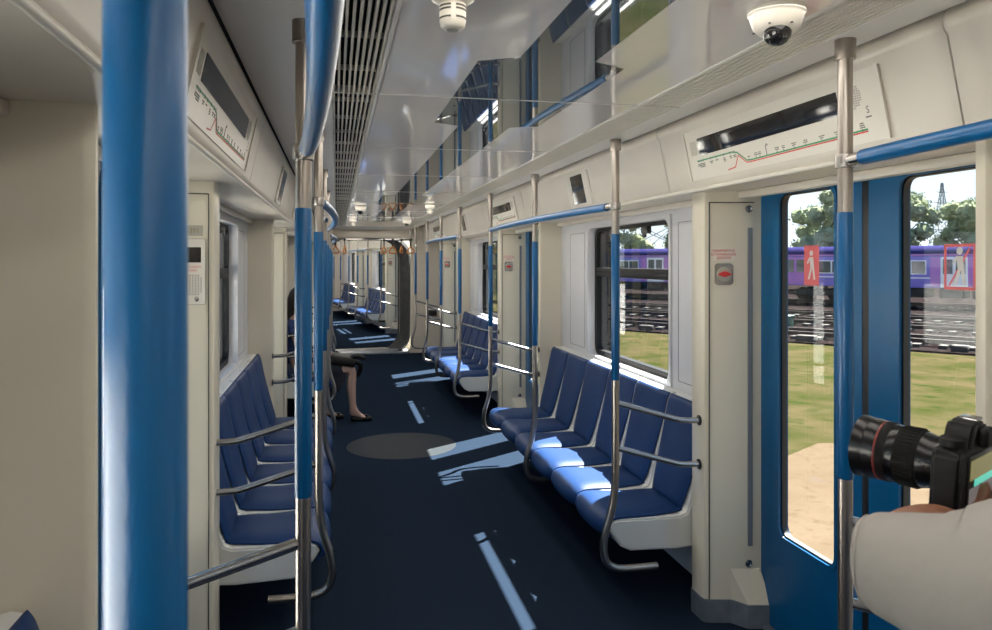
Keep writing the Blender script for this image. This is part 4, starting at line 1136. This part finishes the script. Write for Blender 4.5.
# purple train: two cars
def train_car(a0, label):
    F = line_frame(25.2) @ Matrix.Translation((a0, 0, .31))
    t = thing('metro_carriage', label, 'train', F.translation, group='parked purple train')
    L = 19.0
    bm = bm_new(); pr = [(-1.33, 1.0), (-1.36, 1.15), (-1.36, 2.9), (-1.25, 3.2), (-.9, 3.45), (0, 3.55), (.9, 3.45), (1.25, 3.2), (1.36, 2.9), (1.36, 1.15), (1.33, 1.0)]
    prism(bm, [pr[0]] + pr[1:3] + pr[8:], 'x', 0, L, F); obj('body', bm, M['tr_blue'], t)
    bm = bm_new(); prism(bm, pr[2:9], 'x', 0, L, F); obj('roof', bm, M['tr_roof'], t)
    sd = -1.365
    def panel(x0, x1, z0, z1, mat, nm, lab=None, d=.012):
        bm = bm_new(); box(bm, x0, x1, sd - d, sd + .02, z0, z1, .0, mat=F); return obj(nm, bm, M[mat], t, lab, smooth=False)
    dx = [1.2 + 4.6 * k for k in range(4)]
    for k, x0 in enumerate(dx):
        panel(x0 - .55, x0, 1.1, 2.85, 'tr_purple', 'purple_panel')
        panel(x0 + 1.4, x0 + 1.95, 1.1, 2.85, 'tr_purple', 'purple_panel')
        dr = panel(x0, x0 + 1.4, 1.05, 2.85, 'tr_light' if k in (1, 2) else 'tr_purple', 'door', None, .02)
        for q in (.12, .78):
            bm = bm_new(); box(bm, x0 + q, x0 + q + .5, sd - .03, sd, 1.85, 2.7, mat=F); obj('door_glass', bm, M['tr_win'], dr, smooth=False)
        if k < 3:
            w = panel(x0 + 2.15, x0 + 3.85, 1.80, 2.65, 'tr_light', 'window', None, .018)
            for q in (.06, .90):
                bm = bm_new(); box(bm, x0 + 2.15 + q, x0 + 2.15 + q + .74, sd - .03, sd, 1.86, 2.59, mat=F); obj('pane', bm, M['tr_win'], w, smooth=False)
    panel(0, L, 1.55, 1.62, 'tr_light', 'stripe', None, .006)
    panel(.0, L, 2.93, 3.02, 'tr_purple', 'roof_stripe', None, .03)
    for x0 in (3.2, 15.0):
        bm = bm_new(); box(bm, x0 - 1.4, x0 + 1.4, -1.1, 1.1, .35, .75, .05, mat=F); bg = obj('bogie', bm, M['tr_dark'], t)
        for xx in (-1.0, 1.0):
            bm = bm_new(); tube(bm, [F @ V3((x0 + xx, -.83, .44)), F @ V3((x0 + xx, .83, .44))], .06, 10)
            for q in (-.76, .76): tube(bm, [F @ V3((x0 + xx, q - .07, .44)), F @ V3((x0 + xx, q + .07, .44))], .44, 24)
            obj('wheelset', bm, M['tr_dark'], bg)
    bm = bm_new()
    for x0, w in ((5.6, 1.4), (7.6, 2.0), (10.3, 1.2), (12.0, .9)): box(bm, x0, x0 + w, -1.15, 1.15, .4, .98, .04, mat=F)
    obj('underframe', bm, M['tr_dark'], t)
    return t
train_car(-29.8, 'parked purple metro carriage on the left, mostly in the bench window')
train_car(-10.1, 'parked purple metro carriage on the right, seen through the blue door panes')

# trees
def tree_proto(h, seed, mat):
    rnd = random.Random(seed)
    t = thing('tree', 'x', 'tree', (0, 0, 0))
    bm = bm_new(); tube(bm, [(0, 0, 0), (.05, .05, h * .3), (-.05, .0, h * .6)], [h * .022, h * .017, h * .008], 8)
    for k in range(5):
        a = k * 1.3; z = h * (.25 + .07 * k); tube(bm, [(0, 0, z), (math.cos(a) * h * .16, math.sin(a) * h * .16, z + h * .18)], [h * .008, h * .003], 6)
    obj('trunk', bm, M['bark'], t, own=True)
    bm = bm_new(); cl = []
    for k in range(34):
        z = rnd.uniform(.14, .92); rad = math.sin(PI * min(1, (z - .1) / .95)) ** .7 * h * .30; a = rnd.uniform(0, 2 * PI); r = rad * rnd.uniform(.2, 1)
        cl.append((V3((math.cos(a) * r, math.sin(a) * r, z * h)), h * rnd.uniform(.07, .13)))
    for c, r in cl:
        c0 = len(bm.verts)
        bmesh.ops.create_icosphere(bm, subdivisions=2, radius=r * .78, matrix=Matrix.Translation(c))
        bm.verts.ensure_lookup_table()
        for v in bm.verts[c0:]: v.co += (v.co - c) * .5 * noise.noise(v.co * 2.5)
        for _ in range(110):
            d = V3((rnd.gauss(0, 1), rnd.gauss(0, 1), rnd.gauss(0, 1))).normalized() * r * rnd.uniform(.6, 1.05); p = c + d
            u = V3((rnd.gauss(0, 1), rnd.gauss(0, 1), rnd.gauss(0, 1))).normalized(); v = u.orthogonal().normalized(); s = h * .016 * rnd.uniform(.6, 1.3)
            q = [bm.verts.new(p + u * s * a + v * s * b * .6) for a, b in ((-1, 0), (0, -1), (1, 0), (0, 1))]; bm.faces.new(q)
    obj('foliage', bm, mat, t, own=True, smooth=False)
    return t
protos = [tree_proto(9.6, 1, M['leaf']), tree_proto(8.6, 2, M['leaf']), tree_proto(8., 3, M['leaf2'])]; tu = [0, 0, 0]
def place_tree(k, loc, rz, label, grp):
    src = protos[k]
    if not tu[k]:
        tu[k] = 1; src.matrix_world = Matrix.Translation(V3(loc)) @ Matrix.Rotation(rz, 4, 'Z'); src['label'] = label; src['group'] = grp; return
    dup(src, loc, rz, label, grp)
rt = random.Random(5)
names = ['hazy green tree behind the parked purple train']
for i, (off, al) in enumerate([(45, -34), (51, -30.5), (45, -27), (51, -23.5), (45, -20), (51, -16.5), (45, -13), (51, -9.5), (45, -6), (51, -2.5), (45, 1), (51, 4.5), (45, 8), (51, 11.5)]):
    p = line_frame(off) @ V3((al + rt.uniform(-1, 1), 0, 0))
    place_tree(i % 2, (p.x, p.y, GZ), rt.uniform(0, 6), 'hazy green tree rising behind the parked purple train', 'trees behind the purple train')
for i, (x, y) in enumerate(((7.5, 36), (9.5, 42), (8.0, 48), (11.0, 54), (9.5, 60), (5.2, 54.5), (13, 66), (7.5, 68), (11, 76), (3.9, 61), (4.6, 76))):
    place_tree(2, (x, y, GZ), rt.uniform(0, 6), 'bright leafy tree close to the far windows', 'trees outside the far windows')

def pylon(base, h, w, label, arms=True, ry=.4):
    t = thing('pylon', label, 'power pylon', base, ry, group=None)
    th = h * .0022; bm = bm_new()
    def hw(z): return w * .5 * (1 - z / h) ** 1.25 + .03 * w
    lv = [0, .18, .34, .48, .60, .70, .79, .87, .94, 1.]
    for sx in (-1, 1):
        for sy in (-1, 1): tube(bm, [(sx * hw(z * h), sy * hw(z * h), z * h) for z in lv], th * 1.4, 4)
    for a, b in zip(lv, lv[1:]):
        for ax in (0, 1):
            for q in (-1, 1):
                def p(s, z): return (s * hw(z * h), q * hw(z * h), z * h) if ax == 0 else (q * hw(z * h), s * hw(z * h), z * h)
                tube(bm, [p(-1, a), p(1, b)], th, 4); tube(bm, [p(1, a), p(-1, b)], th, 4); tube(bm, [p(-1, b), p(1, b)], th, 4)
    obj('lattice_mast', bm, M['pylon'], t, own=True, smooth=False)
    if arms:
        for z, l in ((.66, .16), (.78, .20), (.90, .14)):
            bm = bm_new()
            for q in (-1, 1):
                tube(bm, [(q * l * h, 0, z * h), (0, .02 * h, z * h + .035 * h)], th, 4); tube(bm, [(q * l * h, 0, z * h), (0, -.02 * h, z * h - .005 * h)], th, 4); tube(bm, [(q * l * h, 0, z * h), (0, .02 * h, z * h - .005 * h)], th, 4)
            obj('cross_arm', bm, M['pylon'], t, own=True, smooth=False)
    return t
def far(u, d): 
    X = (u - 496) / 760.; return V3((CAMX + d * (math.sin(TH) + X * math.cos(TH)), d * (math.cos(TH) - X * math.sin(TH)), GZ))
pylon(far(942, 180), 21.3, 6.0, 'lattice power pylon above the trees in the nearer door window')
pylon(far(915, 330), 17., 5.0, 'small faint power pylon left of the larger one in the door window')
pylon(far(634, 110), 24., 13.0, 'large lattice pylon behind the train in the bench window', False, .2)
pylon(far(606, 150), 15., 5.0, 'distant pylon at the far edge of the bench window', False)

# ------------------------------------------------------------------ light
w = bpy.data.worlds.new('World'); SC.world = w; w.use_nodes = True; nt = w.node_tree
bg = nt.nodes['Background']; tc = nt.nodes.new('ShaderNodeTexCoord'); sep = nt.nodes.new('ShaderNodeSeparateXYZ')
nt.links.new(tc.outputs['Generated'], sep.inputs[0]); cr = nt.nodes.new('ShaderNodeValToRGB')
cr.color_ramp.elements[0].position = 0.0; cr.color_ramp.elements[0].color = (.86, .95, 1.0, 1)
cr.color_ramp.elements[1].position = .6; cr.color_ramp.elements[1].color = (.36, .62, 1.0, 1)
e = cr.color_ramp.elements.new(.14); e.color = (.70, .88, 1.0, 1)
nt.links.new(sep.outputs['Z'], cr.inputs['Fac']); nt.links.new(cr.outputs['Color'], bg.inputs['Color'])
bg.inputs['Strength'].default_value = SKY = 1.4
sl = bpy.data.lights.new('sun', 'SUN'); sl.energy = 48.; sl.angle = math.radians(.53); sl.color = (1., .95, .86)
so = bpy.data.objects.new('sun', sl); COL.objects.link(so)
el = math.radians(52.7); hx, hy = .819, .573
so.rotation_euler = V3((hx * math.cos(el), hy * math.cos(el), math.sin(el))).to_track_quat('Z', 'Y').to_euler()
so.location = (20, 14, 30)
# sky portals in the openings of this carriage
def portal(s, y, z0, z1, w_):
    l = bpy.data.lights.new('portal', 'AREA'); l.shape = 'RECTANGLE'; l.size = w_; l.size_y = z1 - z0; l.cycles.is_portal = True
    o = bpy.data.objects.new('portal', l); COL.objects.link(o); o.location = (s * 1.40, y, (z0 + z1) / 2)
    o.rotation_euler = (PI / 2, 0, PI / 2 * s)
for s in (-1, 1):
    for c in DOORS: portal(s, c, .4, 2.0, 1.2)
    for c in BENCH: portal(s, c, .95, 1.9, 1.4)
# added fill: unseen area lights below the ceiling that brighten both carriages
def fill_light(x, y0, y1, e, ang=0, car=Matrix.Identity(4)):
    l = bpy.data.lights.new('added_fill_light', 'AREA'); l.shape = 'RECTANGLE'; l.size = .30; l.size_y = y1 - y0; l.energy = e; l.color = (1., .93, .83)
    o = bpy.data.objects.new('added_fill_light', l); COL.objects.link(o); o.matrix_world = car @ Matrix.Translation((x, (y0 + y1) / 2, CEIL - .008)) @ Matrix.Rotation(ang, 4, 'Y')
for s in (-1, 1): fill_light(s * .30, YB + .2, YE - .3, 46.)
for s in (-1, 1): fill_light(s * .30, .3, 11., 32., 0, Matrix.Translation(B0) @ Matrix.Rotation(ANG, 4, 'Z'))

# ------------------------------------------------------------------ camera and render settings
cd = bpy.data.cameras.new('camera'); co = bpy.data.objects.new('camera', cd); COL.objects.link(co)
cd.sensor_width = 36.; cd.lens = 760. / 992. * 36.; cd.shift_y = -54.5 / 992.; cd.clip_start = .05; cd.clip_end = 800
co.location = (CAMX, 0, CAMZ); co.rotation_euler = (PI / 2, 0, -TH)
cd.dof.use_dof = True; cd.dof.focus_distance = 4.; cd.dof.aperture_fstop = 12.
SC.camera = co
vs = SC.view_settings; vs.view_transform = 'Standard'; vs.look = 'None'; vs.gamma = 1.; vs.exposure = .18
try: vs.use_curve_mapping = False
except Exception: pass
cy = SC.cycles
cy.use_denoising = True; cy.max_bounces = 10; cy.diffuse_bounces = 6; cy.glossy_bounces = 5; cy.transparent_max_bounces = 32
cy.caustics_reflective = False; cy.caustics_refractive = False; cy.sample_clamp_indirect = 6.
